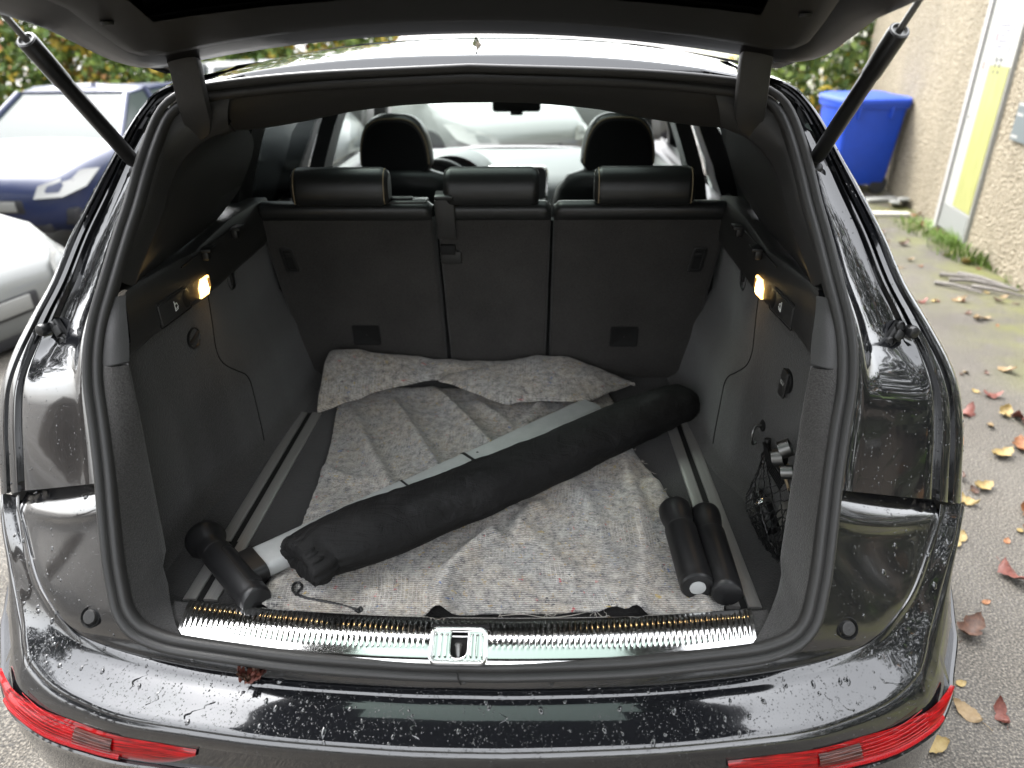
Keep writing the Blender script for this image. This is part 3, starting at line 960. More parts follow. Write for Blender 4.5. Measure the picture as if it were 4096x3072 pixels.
# ------------------------------------------------ side walls
def wall_x(y, z):
    up_ = interp(y, [0.10, 0.16, 0.30, 0.52, 0.8, 1.05], [0.662, 0.660, 0.654, 0.632, 0.648, 0.672])
    lo = interp(y, [0.10, 0.33, 0.42, 0.50, 0.60, 0.78, 1.05], [0.668, 0.664, 0.645, 0.612, 0.592, 0.578, 0.580])
    mid = interp(y, [0.10, 0.33, 0.42, 0.50, 0.60, 0.78, 1.05], [0.664, 0.660, 0.645, 0.618, 0.603, 0.598, 0.606])
    t = sstep(z, 0.885, 1.03)
    low = lerp(lo, mid, sstep(z, 0.70, 0.89))
    return lerp(low, up_, t)
ZS = [0.695, 0.700, 0.706, 0.715, 0.73, 0.76, 0.80, 0.84, 0.87, 0.89, 0.91, 0.93, 0.95, 0.97, 1.0, 1.03, 1.06, 1.10, 1.14, 1.1635]
YS = [0.085 + 0.985 * i / 60 for i in range(61)]
WALLS = {}
for sgn in (1, -1):
    rows = []
    for z in ZS:
        fil = 0.030 * (1 - sstep(z, 0.695, 0.735)) ** 2
        rows.append([Vector((sgn * (wall_x(y, z) - fil), max(y, y_open(z) + 0.025), z)) for y in YS])
    w = grid('side_wall', rows, M['carpet'], CAR, flip=(sgn > 0), smooth=70)
    WALLS[sgn] = w
    # sewn seam sweeping down over the wheel arch
    sm = [(0.545, 1.162), (0.535, 1.09), (0.525, 1.03), (0.535, 0.985), (0.575, 0.945), (0.605, 0.915), (0.612, 0.86), (0.607, 0.79), (0.600, 0.73), (0.595, 0.705)]
    path = [Vector((sgn * (wall_x(p.x, p.y) - 0.0004), p.x, p.y)) for p in spl([(a, b, 0) for a, b in sm], 6)]
    MB().tube(path, 0.0016, 6).build('carpet_seam', M['gap'], w)
    # carpeted pillar strip next to the seal, its inner edge rolling into the recess
    seg = [p for p in loop if (p.x > 0 and 0.71 < p.z < 1.168 and p.x > 0.50)]
    seg.sort(key=lambda p: p.z)
    rows = []
    for p in seg:
        z = p.z
        sx = interp(z, [0.70, 0.74, 0.80, 0.97, 1.07, 1.17], [0.590, 0.596, 0.598, 0.602, 0.604, 0.612])
        sy = interp(z, [0.70, 0.74, 0.80, 0.97, 1.07, 1.17], [0.045, 0.070, 0.085, 0.112, 0.128, 0.150])
        bx = p.x - 0.012 if z > 0.77 else p.x - 0.006
        row = [Vector((p.x - 0.004, p.y - 0.002, z))]
        ed = Vector((sx, sy, z))
        st = Vector((p.x - 0.014, p.y + 0.002, z))
        if z < 0.775:
            ed = Vector((min(sx, p.x - 0.005), max(sy, p.y + 0.10), z)); ed = Vector((0.592, 0.050, z))
            k = sstep(z, 0.70, 0.775)
        for u in (0.0, 0.15, 0.35, 0.55, 0.75, 0.9, 0.97):
            q = st.lerp(ed, u)
            q.y -= 0.010 * math.sin(math.pi * min(1, u)) 
            row.append(q)
        xm = lerp(0.69, p.x - 0.012, sstep(z, 0.98, 1.08))
        row += [ed + Vector((0.002, 0.003, 0)), ed + Vector((0.010, 0.007, 0)), Vector((min(ed.x + 0.04, xm), ed.y + 0.012, z)), Vector((min(ed.x + 0.08, xm), ed.y + 0.013, z))]
        rows.append([Vector((sgn * q.x, q.y, q.z)) for q in row])
    grid('pillar_carpet', rows, M['carpet'], CAR, flip=(sgn < 0), smooth=60)
    # upper plastic trim with shelf edge
    ZT = [1.150, 1.1615, 1.1665, 1.172, 1.19, 1.215, 1.24, 1.262, 1.272, 1.276]
    rows = []
    for z in ZT:
        r_ = []
        for k in range(41):
            y = lerp(max(0.150, y_open(z) + 0.030), 1.05, k / 40)
            ztop = interp(y, [0.15, 0.27, 0.51, 0.75, 0.83, 1.05], [1.262, 1.266, 1.262, 1.278, 1.277, 1.27])
            t = (z - 1.150) / (1.276 - 1.150)
            zz = lerp(1.150 if z < 1.166 else z, ztop, sstep(t, 0.3, 1.0)) if z > 1.19 else z
            x = interp(y, [0.15, 0.21, 0.30, 0.40, 0.52, 0.8, 1.05], [0.617, 0.629, 0.634, 0.631, 0.622, 0.632, 0.640])
            bulge = {1.150: 0.014, 1.1615: 0.003, 1.1665: 0.0, 1.172: -0.001}.get(z, -0.001 + 0.012 * sstep(z, 1.20, 1.27))
            r_.append(Vector((sgn * (x + bulge), y, zz)))
        rows.append(r_)
    last = rows[-1]
    rows.append([p + Vector((sgn * 0.004, 0, 0.0015)) for p in last])
    rows.append([p + Vector((sgn * lerp(0.012, 0.030, sstep(p.y, 0.25, 0.5)), 0, 0.0005)) for p in last])
    rows.append([p + Vector((sgn * lerp(0.028, 0.13, sstep(p.y, 0.25, 0.50)), 0, -0.004)) for p in last])
    ut = grid('side_trim', rows, M['plastic'], CAR, flip=(sgn > 0), smooth=45)
    # rear end of the plastic trim running out to the seal
    seg2 = sorted([p for p in loop if p.x > 0.5 and 1.160 < p.z < 1.275], key=lambda p: p.z)
    rows = []
    for p in [Vector((0.672, 0.146, 1.163))] + seg2:
        z = p.z
        sx = 0.642 + 0.0 * z; sy = 0.205
        st = Vector((p.x - 0.012, p.y + 0.0005, z))
        ed = Vector((0.616 + 0.016 * sstep(z, 1.17, 1.27), 0.158 + 0.4 * max(0, z - 1.165), z))
        ed.y = max(ed.y, p.y + 0.012)
        row = []
        for u in (0, .1, .25, .4, .55, .7, .85, 1.0):
            q = st.lerp(ed, u)
            q.x -= 0.002 * math.sin(math.pi * u) ** 1.2
            q.y -= 0.009 * math.sin(math.pi * u) * (1 - sstep(z, 1.20, 1.262))
            row.append(Vector((sgn * q.x, q.y, q.z)))
        rows.append(row)
    grid('trim_end', rows, M['plastic'], CAR, flip=(sgn < 0), smooth=60)
    # D-pillar trim: band facing rearwards, then cheek running forward to the window
    B1 = [(-0.4894,0.4848,1.5231),(-0.5444,0.4675,1.5),(-0.5814,0.4395,1.4626),(-0.5981,0.4069,1.4211),(-0.6072,0.3706,1.3757),(-0.6224,0.3342,1.3303),(-0.6365,0.3008,1.2867)]
    B1 = [Vector((-p[0], p[1], p[2])) for p in B1] + [Vector((0.645, 0.285, 1.262))]
    A1 = [(-0.461,0.4602,1.5979),(-0.5406,0.4552,1.5756),(-0.5841,0.4312,1.5395),(-0.6014,0.393,1.4886),(-0.6141,0.353,1.4363),(-0.6274,0.3116,1.3845),(-0.6405,0.271,1.3338),(-0.6492,0.2454,1.3017)]
    A1 = [Vector((-p[0], p[1], p[2])) for p in A1]
    Wn = [Vector((0.50, 0.62, 1.560)), Vector((0.565, 0.75, 1.535)), Vector((0.600, 0.86, 1.49)), Vector((0.618, 0.94, 1.44)), Vector((0.632, 0.93, 1.39)), Vector((0.650, 0.87, 1.33)), Vector((0.665, 0.80, 1.295)), Vector((0.672, 0.72, 1.272))]
    a, b, c = spl(A1, 5), spl(B1, 5), spl(Wn, 5)
    rows = []
    for p, q, r in zip(a, b, c):
        row = []
        for u in (0, 0.12, 0.3, 0.5, 0.7, 0.85, 0.95):
            s = p.lerp(q, u); s.y -= 0.014 * math.sin(math.pi * u) ** 1.1
            row.append(s)
        row += [q + Vector((0.0, 0.002, 0)), q.lerp(r, 0.03) + Vector((0.004, 0, 0)), q.lerp(r, 0.12) + Vector((0.006, 0, 0)), q.lerp(r, 0.35) + Vector((0.008, 0, 0)), q.lerp(r, 0.7) + Vector((0.004, 0, 0)), r, r + Vector((0.05, 0.02, 0))]
        rows.append([Vector((sgn * s.x, s.y, s.z)) for s in row])
    pt = grid('pillar_trim', rows, M['plastic'], CAR, flip=(sgn > 0), smooth=60)

# ------------------------------------------------ header trim under the roof
top = [(x, 0.476, interp(abs(x), [0, 0.25, 0.42, 0.50], [1.612, 1.604, 1.590, 1.578])) for x in [-0.50 + 0.05 * i for i in range(21)]]
bot = [(0.0766,0.575,1.5632),(0.1667,0.575,1.5581),(0.2531,0.575,1.5494),(0.3692,0.575,1.5288),(0.4372,0.575,1.5183),(0.5012,0.575,1.5106)]
bx = [p[0] for p in bot]; bz = [p[2] for p in bot]
rows = [[], [], [], [], [], [], []]
for (x, y, z) in top:
    zb = interp(abs(x) * 1.05, bx, bz)
    xb = x * 1.03
    rows[0].append((x, y + 0.02, z + 0.016)); rows[1].append((x, y, z + 0.004)); rows[2].append((x, y + 0.002, z))
    rows[3].append((lerp(x, xb, .5), lerp(y, 0.575, 0.42), lerp(z, zb, 0.5)))
    rows[4].append((xb, 0.570, zb + 0.003)); rows[5].append((xb, 0.576, zb)); rows[6].append((xb, 0.70, zb + 0.045))
HEADER = grid('header_trim', rows, M['plastic'], CAR, smooth=60)
for sgn in (1, -1):
    k = 20 if sgn > 0 else 0
    MB().tube([rows[i][k] for i in (1, 2, 3, 4, 5)], 0.0022, 6).build('trim_gap', M['gap'], HEADER)
    # short return piece between header and pillar trim
    a = [Vector(rows[i][k]) for i in (0, 1, 2, 3, 4, 5, 6)]
    b = [p + Vector((sgn * dx, dy, dz)) for p, (dx, dy, dz) in zip(a, ((.05, -.005, -.012), (.05, -.01, -.012), (.05, -.01, -.012), (.045, -.01, -.012), (.03, 0, -.012), (.03, 0, -.012), (.03, 0, 0)))]
    grid('header_end', [a, b], M['plastic'], HEADER, flip=(sgn < 0))

# ------------------------------------------------ lamps, buttons, sockets, hooks
def text_curve(name, body, size, mat, M4, parent):
    c = bpy.data.curves.new(name, 'FONT')
    c.body = body; c.size = size; c.align_x = 'CENTER'; c.align_y = 'CENTER'
    c.extrude = 0.0002
    tmp = bpy.data.objects.new(name, c)
    me = bpy.data.meshes.new_from_object(tmp)
    me.materials.clear(); me.materials.append(mat)
    bpy.data.objects.remove(tmp)
    me.transform(M4)
    o = link(bpy.data.objects.new(name, me))
    o.parent = parent
    if parent.type == 'EMPTY': o.matrix_parent_inverse = Matrix.Translation(-parent.location)
    return o
M['print'] = pbr('white_print', (0.75, 0.75, 0.72), 0.6)
M['lamp'] = pbr('lit_lamp_lens', (1, 0.75, 0.35), 0.3, emit=(1.0, 0.56, 0.15), estr=1.1)
M['lamp_core'] = pbr('lit_lamp_core', (1, 0.9, 0.6), 0.3, emit=(1.0, 0.82, 0.45), estr=4.0)
def trim_x(y): return interp(y, [0.15, 0.21, 0.30, 0.40, 0.52, 0.8, 1.05], [0.617, 0.629, 0.634, 0.631, 0.622, 0.632, 0.640])
def on_trim(sgn, y, z, out=0.0):
    """frame on the side trim: X along the car (forward), Y up, Z into the boot"""
    t = Vector((sgn * (trim_x(y + 0.02) - trim_x(y - 0.02)), 0.04, 0)).normalized()
    n = Vector((-sgn, 0, 0)); n = (n - t * n.dot(t)).normalized()
    u = Vector((0, 0, 1))
    m4 = Matrix((t, u, n)).transposed().to_4x4()
    m4.translation = Vector((sgn * trim_x(y), y, z)) + n * out
    return m4
for sgn in (1, -1):
    T = on_trim(sgn, 0.510, 1.185, 0.001)
    fr = [(-0.024, -0.020), (0.010, -0.020), (0.024, -0.004), (0.024, 0.020), (-0.010, 0.020), (-0.024, 0.004)]
    rows = []
    for s, z in ((1.0, -0.002), (1.0, 0.003), (0.9, 0.005), (0.5, 0.0055)):
        rows.append([T @ Vector((x * s, y * s, z)) for x, y in fr])
    v, f = grid_data(rows, False, True)
    f.append(tuple(len(v) - 6 + k for k in range(6)))
    lampo = mk('boot_lamp', v, f if sgn > 0 else [t[::-1] for t in f], M['lamp'], CAR, 30)
    MB().box((-0.013, -0.013, 0.0052), (0.006, 0.012, 0.0066), 0, 0.002, T).build('bulb', M['lamp_core'], lampo)
    for q in range(4):
        MB().box((0.010 + q * 0.003, -0.004, 0.0052), (0.0112 + q * 0.003, 0.016, 0.0068), 0, 0, T).build('lens_rib', M['piping'], lampo, 0)
    ld = bpy.data.lights.new('lamp_light', 'SPOT')
    ld.spot_size = R(150); ld.spot_blend = 0.8
    ld.energy = 0.022; ld.color = (1.0, 0.60, 0.26); ld.shadow_soft_size = 0.012
    lo_ = link(bpy.data.objects.new('lamp_light', ld))
    lo_.location = T @ Vector((0.0, -0.004, 0.022))
    lo_.rotation_euler = Vector((sgn * 0.55, 0.0, 0.85)).to_track_quat('Z', 'Y').to_euler()
    lo_.parent = lampo
    # release handle with a folding-seat symbol
    T = on_trim(sgn, 0.385, 1.185, 0.0)
    o = MB().box((-0.062, -0.022, -0.002), (0.062, 0.022, 0.0035), 0, 0.003, T).build('release_handle', M['plastic'], CAR)
    pts = rrect(0.066, 0.0265, 0.006, 3)
    MB().tube([T @ Vector((x, y, 0.0005)) for x, y in pts], 0.0013, 6, closed=True).build('handle_gap', M['gap'], o)
    MB().lathe([(0.020, 0.0), (0.0195, 0.004), (0.0, 0.0045)], T @ Matrix.Translation((0.046, 0, 0)), 20, sx=0.75).build('finger_dish', M['plastic_dark'], o)
    dd = -1 if sgn > 0 else 1
    mb = MB()
    for path in ([(-0.004, 0.011), (-0.0035, 0.003), (-0.004, -0.008)], [(-0.001, 0.004), (0.0015, 0.006), (0.004, 0.005), (0.005, 0.001)], [(-0.004, -0.008), (0.004, -0.007), (0.006, -0.001), (0.002, -0.004), (-0.003, -0.005)]):
        mb.tube([T @ Vector((x * 1.25, y * 1.1, 0.0038)) for x, y in path], 0.0009, 5)
    mb.build('seat_symbol', M['print'], o)
    # shelf hooks under the trim edge
    for yy in (0.545, 0.735):
        T = on_trim(sgn, yy, 1.262, 0.004)
        mb = MB()
        mb.box((-0.020, -0.003, -0.004), (0.020, 0.004, 0.020), 0, 0.0015, T)
        mb.box((-0.012, -0.024, -0.006), (0.010, -0.002, 0.010), 0, 0.004, T)
        mb.build('shelf_hook', M['plastic_dark'], CAR)
    T0, T1 = on_trim(sgn, 0.44, 1.252, 0.001), on_trim(sgn, 0.72, 1.262, 0.001)
    MB().tube([T0.translation, T1.translation], 0.0014, 6).build('trim_edge_line', M['plastic_dark'], CAR)
    # oval pull in the carpet beyond the lamp
    cz, cy = 1.150, 0.700
    xw = wall_x(cy, cz)
    Mx = align((-sgn, -0.05, 0), (sgn * (xw - 0.0005), cy, cz), (0, 1, 0))
    o = MB().lathe([(0.030, -0.004), (0.031, 0.001), (0.028, 0.003), (0.026, -0.001), (0.0, -0.002)], Mx, 24, sy=1.25, sx=0.85).build('belt_pocket', M['plastic_dark'], CAR)
    MB().box((-0.006, -0.026, -0.001), (0.010, 0.016, 0.006), 0, 0.003, Mx).build('pocket_tab', M['plastic_dark'], o)
# turning knob in the left wall
kx, ky, kz = (-0.655,0.4474,1.0862)
Mx = align((1, -0.02, 0), (-wall_x(ky, kz) + 0.001, ky, kz), (0, 1, 0))
o = MB().lathe([(0.026, -0.004), (0.0275, 0.002), (0.025, 0.003), (0.022, -0.002), (0.0, -0.003)], Mx, 28, sy=0.86).build('wall_knob', M['plastic_dark'], CAR)
MB().box((-0.021, -0.0035, -0.003), (0.021, 0.0035, 0.006), 0, 0.001, Mx @ Matrix.Rotation(R(20), 4, 'Z')).build('knob_bar', M['plastic'], o)
# 12 V socket in the right wall
kx, ky, kz = (0.655,0.3351,1.0407)
Mx = align((-1, 0.0, 0.05), (wall_x(ky, kz) - 0.001, ky, kz), (0, -1, 0))
o = MB().lathe([(0.026, -0.004), (0.0265, 0.002), (0.024, 0.004), (0.0, 0.004)], Mx, 28).build('power_socket', M['plastic_dark'], CAR)
MB().box((-0.016, -0.035, 0.003), (0.018, 0.024, 0.010), 0, 0.004, Mx @ Matrix.Rotation(R(180), 4, 'Z') @ Matrix.Rotation(R(180), 4, 'Z')).build('socket_flap', M['plastic'], o)
text_curve('socket_text', '12 V', 0.012, M['print'], Mx @ Matrix.Translation((0.001, -0.004, 0.0103)), o)

# ------------------------------------------------ rear seat backs
def seat_y(z): return 0.955 + (1.25 - z) * 0.165
def seat_panel(name, xl, xr, tl, tr, parent=CAR):
    """backrest seen from the boot: leather roll on top, carpeted back"""
    rows = []
    zt = 1.268
    secs = [(1.238, 0.085), (1.262, 0.070), (1.272, 0.045), (1.274, 0.022), (1.268, 0.006), (1.256, -0.003), (1.240, -0.004), (1.2255, -0.001), (1.2245, 0.003)]
    xs_ = [xl + (xr - xl) * t for t in (0, .01, .025, .05, .1, .2, .35, .5, .65, .8, .9, .95, .975, .99, 1)]
    for z, d in secs:
        r_ = []
        for x in xs_:
            e = min(x - xl, xr - x)
            rd_ = 0.012 * (1 - sstep(e, 0, 0.018)) ** 1.5
            zz = z - rd_ * (1.2 if z > 1.25 else 0.3)
            r_.append((x, seat_y(zz) + d + rd_ * 0.8, zz))
        rows.append(r_)
    o = grid(name, rows, M['leather'], parent, flip=False, smooth=60)
    v, f = [], []
    zs_ = [1.2255, 1.215, 1.1, 0.95, 0.85, 0.74, 0.70]
    rr = []
    for z in zs_:
        k = (1.2255 - z) / 0.5255
        a, b = lerp(xl, tl, k), lerp(xr, tr, k)
        rr.append([(x, seat_y(z) + dy, z) for x, dy in ((a, 0.06), (a + 0.001, 0.010), (a + 0.006, 0.002), (a + 0.014, 0.0), (lerp(a, b, .3), 0.0), (lerp(a, b, .6), 0.0), (b - 0.014, 0.0), (b - 0.006, 0.002), (b - 0.001, 0.010), (b, 0.06))])
    grid('back_panel', rr, M['carpet_seat'], o, smooth=60)
    return o
SE_L = seat_panel('seat_back', -0.656, -0.160, -0.600, -0.150)
SE_C = seat_panel('seat_back', -0.148, 0.170, -0.138, 0.160)
SE_R = seat_panel('seat_back', 0.178, 0.660, 0.170, 0.605)
MB().box((-0.66, 1.06, 0.60), (0.66, 1.10, 1.20)).build('seat_core', M['gap'], CAR, 0)
# piping on the outer top corners
for sx_, so in ((-0.656, SE_L), (0.660, SE_R)):
    s = 1 if sx_ > 0 else -1
    MB().tube([(sx_ - s * 0.006, seat_y(1.262) + 0.058, 1.258), (sx_ - s * 0.004, seat_y(1.266) + 0.034, 1.256), (sx_ - s * 0.002, seat_y(1.25) + 0.016, 1.242), (sx_ - s * 0.001, seat_y(1.23) + 0.008, 1.222)], 0.0016, 6).build('piping', M['piping'], so)
# latch mouldings in the outer panels
for cx, so in (((-0.5856,0.972,1.119)[0], SE_L), ((0.588,0.972,1.1099)[0], SE_R)):
    s = 1 if cx > 0 else -1
    zc = 1.107
    T = Matrix.Translation((cx, seat_y(zc) - 0.001, zc)) @ Matrix.Rotation(R(90 + 9.4), 4, 'X')
    sh = Matrix.Identity(4); sh[0][1] = 0.13 * s
    T = T @ sh
    rows = []
    for off, z in ((0.004, -0.003), (0.004, 0.002), (0.0, 0.0042), (-0.004, 0.003), (-0.005, -0.004)):
        rows.append([T @ Vector((x, y, z)) for x, y in rrect(0.016 + off, 0.034 + off, 0.005 + off * 0.5, 3)])
    o = grid('release_moulding', rows, M['plastic_dark'], so, cv=True)
    MB().box((-0.0125, -0.030, -0.006), (0.0125, 0.030, -0.0005), 0, 0, T).build('release_pocket', M['gap'], so, 0)
    MB().box((-0.0115, 0.008, -0.002), (0.0115, 0.020, 0.001), 0, 0.001, T).build('release_lever', M['plastic_dark'], so)
# square anchor flaps
for px, so in (((792, 724), SE_L), ((1348, 728), SE_R)):
    pass
for (cx, zc, so) in (((-0.3941,1.018,0.8552)[0], (-0.3941,1.018,0.8552)[2], SE_L), ((0.3997,1.018,0.8513)[0], (0.3997,1.018,0.8513)[2], SE_R)):
    T = Matrix.Translation((cx, seat_y(zc) - 0.0005, zc)) @ Matrix.Rotation(R(90 + 9.4), 4, 'X')
    rows = []
    for off, z in ((0.003, -0.002), (0.003, 0.0018), (0.0, 0.0028), (-0.003, 0.001)):
        rows.append([T @ Vector((x, y, z)) for x, y in rrect(0.040 + off, 0.033 + off, 0.006 + off * 0.5, 3)])
    rows.append([T @ Vector((x, y, 0.0008)) for x, y in rrect(0.002, 0.002, 0.001, 3)])
    grid('anchor_flap', rows, M['gap'], so, cv=True)
# belt guide between left and centre panels
zb = 1.16
mb = MB()
T = Matrix.Translation((-0.122, seat_y(1.19) - 0.004, 1.19)) @ Matrix.Rotation(R(9.4), 4, 'X')
mb.box((-0.028, -0.008, -0.018), (0.028, 0.02, 0.098), 0, 0.006, T)
o = mb.build('belt_guide', M['plastic'], SE_C)
mb = MB()
T2 = Matrix.Translation((-0.112, seat_y(1.13) - 0.003, 1.125)) @ Matrix.Rotation(R(9.4), 4, 'X')
mb.box((-0.032, -0.006, -0.03), (0.028, 0.012, 0.010), 0, 0.005, T2)
mb.build('belt_guide_foot', M['plastic'], SE_C)
MB().box((-0.030, -0.0085, 0.001), (0.012, 0.016, 0.030), 0, 0.002, T2).build('belt_slot', M['gap'], SE_C)
MB().box((-0.026, -0.016, 0.098), (0.026, 0.03, 0.112), 0, 0.005, T).build('belt_guide_cap', M['leather'], SE_C)
# release plate on the left backrest
MB().box((-0.315, seat_y(1.27) + 0.012, 1.268), (-0.175, seat_y(1.27) + 0.075, 1.2765), 0, 0.006).build('release_plate', M['leather'], SE_L)
MB().box((-0.285, seat_y(1.27) + 0.030, 1.2755), (-0.215, seat_y(1.27) + 0.056, 1.283), 0, 0.004).build('release_button', M['plastic_dark'], SE_L)

# headrests
def headrest(xc, w, pipes, so):
    yb = seat_y(1.30) - 0.004
    sec = [(0.000, 1.270), (-0.008, 1.276), (-0.010, 1.300), (-0.006, 1.328), (0.004, 1.348), (0.020, 1.362), (0.038, 1.3665), (0.052, 1.362), (0.060, 1.348), (0.062, 1.315), (0.058, 1.280), (0.050, 1.268)]
    rows = []
    for t in (-1, -0.995, -0.97, -0.92, -0.86, -0.84, -0.5, 0, 0.5, 0.84, 0.86, 0.92, 0.97, 0.995, 1):
        a = abs(t)
        sc = 1 - 0.16 * sstep(a, 0.84, 0.97) - 0.22 * sstep(a, 0.96, 1.0)
        rows.append([(xc + t * w, yb + 0.010 + 0.018 * 1 + 0 + (y - 0.028) * (sc if y < 0.028 else lerp(1, sc, .5)), 1.325 + (z - 1.325) * (sc if z > 1.325 else lerp(1, sc, .6))) for y, z in sec])
    v, f = grid_data(rows, False, True)
    n = len(sec)
    f.append(tuple(range(n))[::-1]); f.append(tuple(len(v) - n + k for k in range(n)))
    h = mk('headrest', v, f, M['leather'], so, 50)
    for t in pipes:
        i = (3 if t < 0 else 11)
        p = [Vector(rows[i][k]) + Vector((0, -0.0005, 0.0002)) for k in range(0, 9)]
        MB().tube(spl(p, 3), 0.0014, 6).build('piping', M['piping'], h)
    for q in (-0.4, 0.4):
        MB().tube([(xc + q * w, yb + 0.03, 1.24), (xc + q * w, yb + 0.03, 1.30)], 0.006, 8).build('headrest_post', M['plastic_dark'], h)
    return h
headrest(((-0.5452,0.965,1.284)[0] + (-0.2709,0.965,1.2831)[0]) / 2, 0.134, (-1, 1), SE_L)
headrest(((-0.1263,0.965,1.2826)[0] + (0.1381,0.965,1.2817)[0]) / 2, 0.130, (), SE_C)
headrest(((0.2861,0.965,1.2787)[0] + (0.5549,0.965,1.2778)[0]) / 2, 0.135, (-1, 1), SE_R)

# ------------------------------------------------ front cabin
def front_seat(xc):
    y0 = 1.90
    rows = []
    # backrest shell
    for z, w, th in ((0.62, 0.24, 0.10), (0.80, 0.26, 0.10), (1.00, 0.265, 0.10), (1.12, 0.245, 0.09), (1.175, 0.20, 0.075), (1.20, 0.13, 0.05)):
        yb = y0 + 0.02 + (1.2 - z) * 0.30
        rows.append([(xc + w * math.cos(a) * (1 if abs(math.cos(a)) < 2 else 1), yb + th * math.sin(a), z) for a in [2 * math.pi * k / 24 for k in range(24)]])
    v, f = grid_data(rows, False, True)
    f.append(tuple(len(v) - 24 + k for k in range(24)))
    s = mk('front_seat', v, f, M['leather'], CAR, 60)
    # headrest: rounded arch with fabric back
    def arch(sc, n=28):
        pts = []
        for k in range(n + 1):
            a = math.pi * k / n
            c_ = math.cos(a)
            x = -math.copysign(abs(c_) ** 0.62, c_) * 0.146
            z = math.sin(a) ** 0.80 * 0.185
            pts.append((x * sc * (1.0 - 0.04 * math.sin(a)), z * sc))
        return pts
    rows = []
    for sc, y in ((0.86, -0.012), (0.93, -0.010), (0.965, -0.002), (1.0, 0.02), (1.0, 0.06), (0.95, 0.09), (0.7, 0.105)):
        rows.append([(xc + x, y0 + y, 1.222 + z) for x, z in arch(sc)] + [(xc + 0.12 * sc, y0 + y, 1.185), (xc - 0.12 * sc, y0 + y, 1.185)])
    v, f = grid_data(rows, False, True)
    f.append(tuple(range(len(rows[0])))); f.append(tuple(len(v) - len(rows[0]) + k for k in range(len(rows[0])))[::-1])
    h = mk('headrest', v, f, M['leather'], s, 50)
    MB().add([Vector(p) + Vector((0, -0.001, 0)) for p in rows[0]], [tuple(range(len(rows[0])))]).build('headrest_back', M['suede'], h, 0)
    MB().tube([(xc + x, y0 - 0.0115, 1.222 + z) for x, z in arch(0.925)], 0.0028, 6).build('piping', M['piping'], h)
    for q in (-0.05, 0.05):
        MB().tube([(xc + q, y0 + 0.04, 1.15), (xc + q, y0 + 0.04, 1.24)], 0.007, 8).build('headrest_post', M['chrome'], h)
front_seat(-0.430)
front_seat(0.452)
# dashboard
M['dash'] = grained('dashboard_plastic', (0.045, 0.048, 0.048), 0.45, 0.06, 500, 0.2, 0.0005)
rows = []
for y, z in ((2.72, 0.62), (2.70, 0.84), (2.715, 0.945), (2.76, 0.985), (2.85, 1.01), (2.98, 1.030), (3.10, 1.045), (3.22, 1.054), (3.40, 1.055), (3.62, 1.03)):
    rows.append([(x, y + 0.10 * (abs(x) / 0.75) ** 2, z - 0.02 * (abs(x) / 0.75) ** 3) for x in [-0.80 + 0.05 * i for i in range(33)]])
DASH = grid('dashboard', rows, M['dash'], CAR, smooth=60)
# instrument hood and steering wheel
rows = []
for k in range(17):
    a = math.pi * k / 16
    rows.append([(-0.300 - math.cos(a) * r_, y, 0.985 + math.sin(a) * h_) for r_, h_, y in ((0.165, 0.135, 2.68), (0.18, 0.152, 2.66), (0.20, 0.160, 2.72), (0.21, 0.15, 2.95))])
grid('instrument_hood', rows, M['dash'], DASH)
MB().add([(-0.300 - math.cos(math.pi * k / 16) * 0.166, 2.70, 0.985 + math.sin(math.pi * k / 16) * 0.136) for k in range(17)], [tuple(range(17))]).build('instrument_panel', M['plastic_dark'], DASH, 0)
MB().lathe([(0.006, 0), (0.0, 0.002)], align((0, -1, 0), (-0.255, 2.695, 1.015)), 10).build('warning_light', pbr('warning_red', (0.8, 0.05, 0.05), 0.4, emit=(1, 0.12, 0.08), estr=1.5), DASH)
ax = Vector((0, -0.90, 0.42)).normalized()
Mx = align(ax, (-0.355, 2.50, 0.955))
sw = MB().tube([Mx @ Vector((0.185 * math.cos(2 * math.pi * k / 40), 0.185 * math.sin(2 * math.pi * k / 40), 0)) for k in range(40)], 0.015, 10, closed=True).build('steering_wheel', M['leather'], DASH)
MB().lathe([(0.07, -0.02), (0.07, 0.01), (0.05, 0.022), (0, 0.025)], Mx, 24).build('airbag_cover', M['plastic_dark'], DASH)
# centre screen with chrome frame and door pull trims
T = Matrix.Translation((0.03, 2.690, 0.990)) @ Matrix.Rotation(R(90 - 12), 4, 'X')
o = MB().tube([T @ Vector((x, y, 0.0)) for x, y in rrect(0.155, 0.085, 0.03, 5)], 0.006, 8, closed=True).build('screen_frame', M['chrome'], DASH)
MB().add([T @ Vector((x, y, 0.0)) for x, y in rrect(0.150, 0.080, 0.028, 5)], [tuple(range(24))]).build('screen', M['plastic_dark'], DASH, 0)
MB().tube(spl([(0.20, 2.60, 0.90), (0.25, 2.63, 0.970), (0.36, 2.66, 1.005), (0.60, 2.70, 1.01)], 6), 0.012, 8).build('dash_trim', M['chrome'], DASH)
# windscreen
rows = []
for t in (0, .25, .5, .75, 1.0):
    y, z = lerp(3.62, 2.62, t), lerp(1.06, 1.60, t) + 0.06 * math.sin(math.pi * t)
    w = lerp(0.72, 0.56, t)
    rows.append([(w * u, y - 0.14 * u * u, z) for u in [-1 + 0.2 * i for i in range(11)]])
grid('windscreen', rows, M['glass'], CAR, smooth=60)
# interior mirror
T = Matrix.Translation((0.035, 2.60, 1.375))
o = MB().box((-0.115, -0.02, -0.030), (0.115, 0.015, 0.040), 0, 0.014, T).build('interior_mirror', M['plastic_dark'], CAR)
MB().box((-0.03, -0.005, -0.046), (0.03, 0.02, -0.02), 0, 0.006, T).build('mirror_foot', M['plastic_dark'], o)
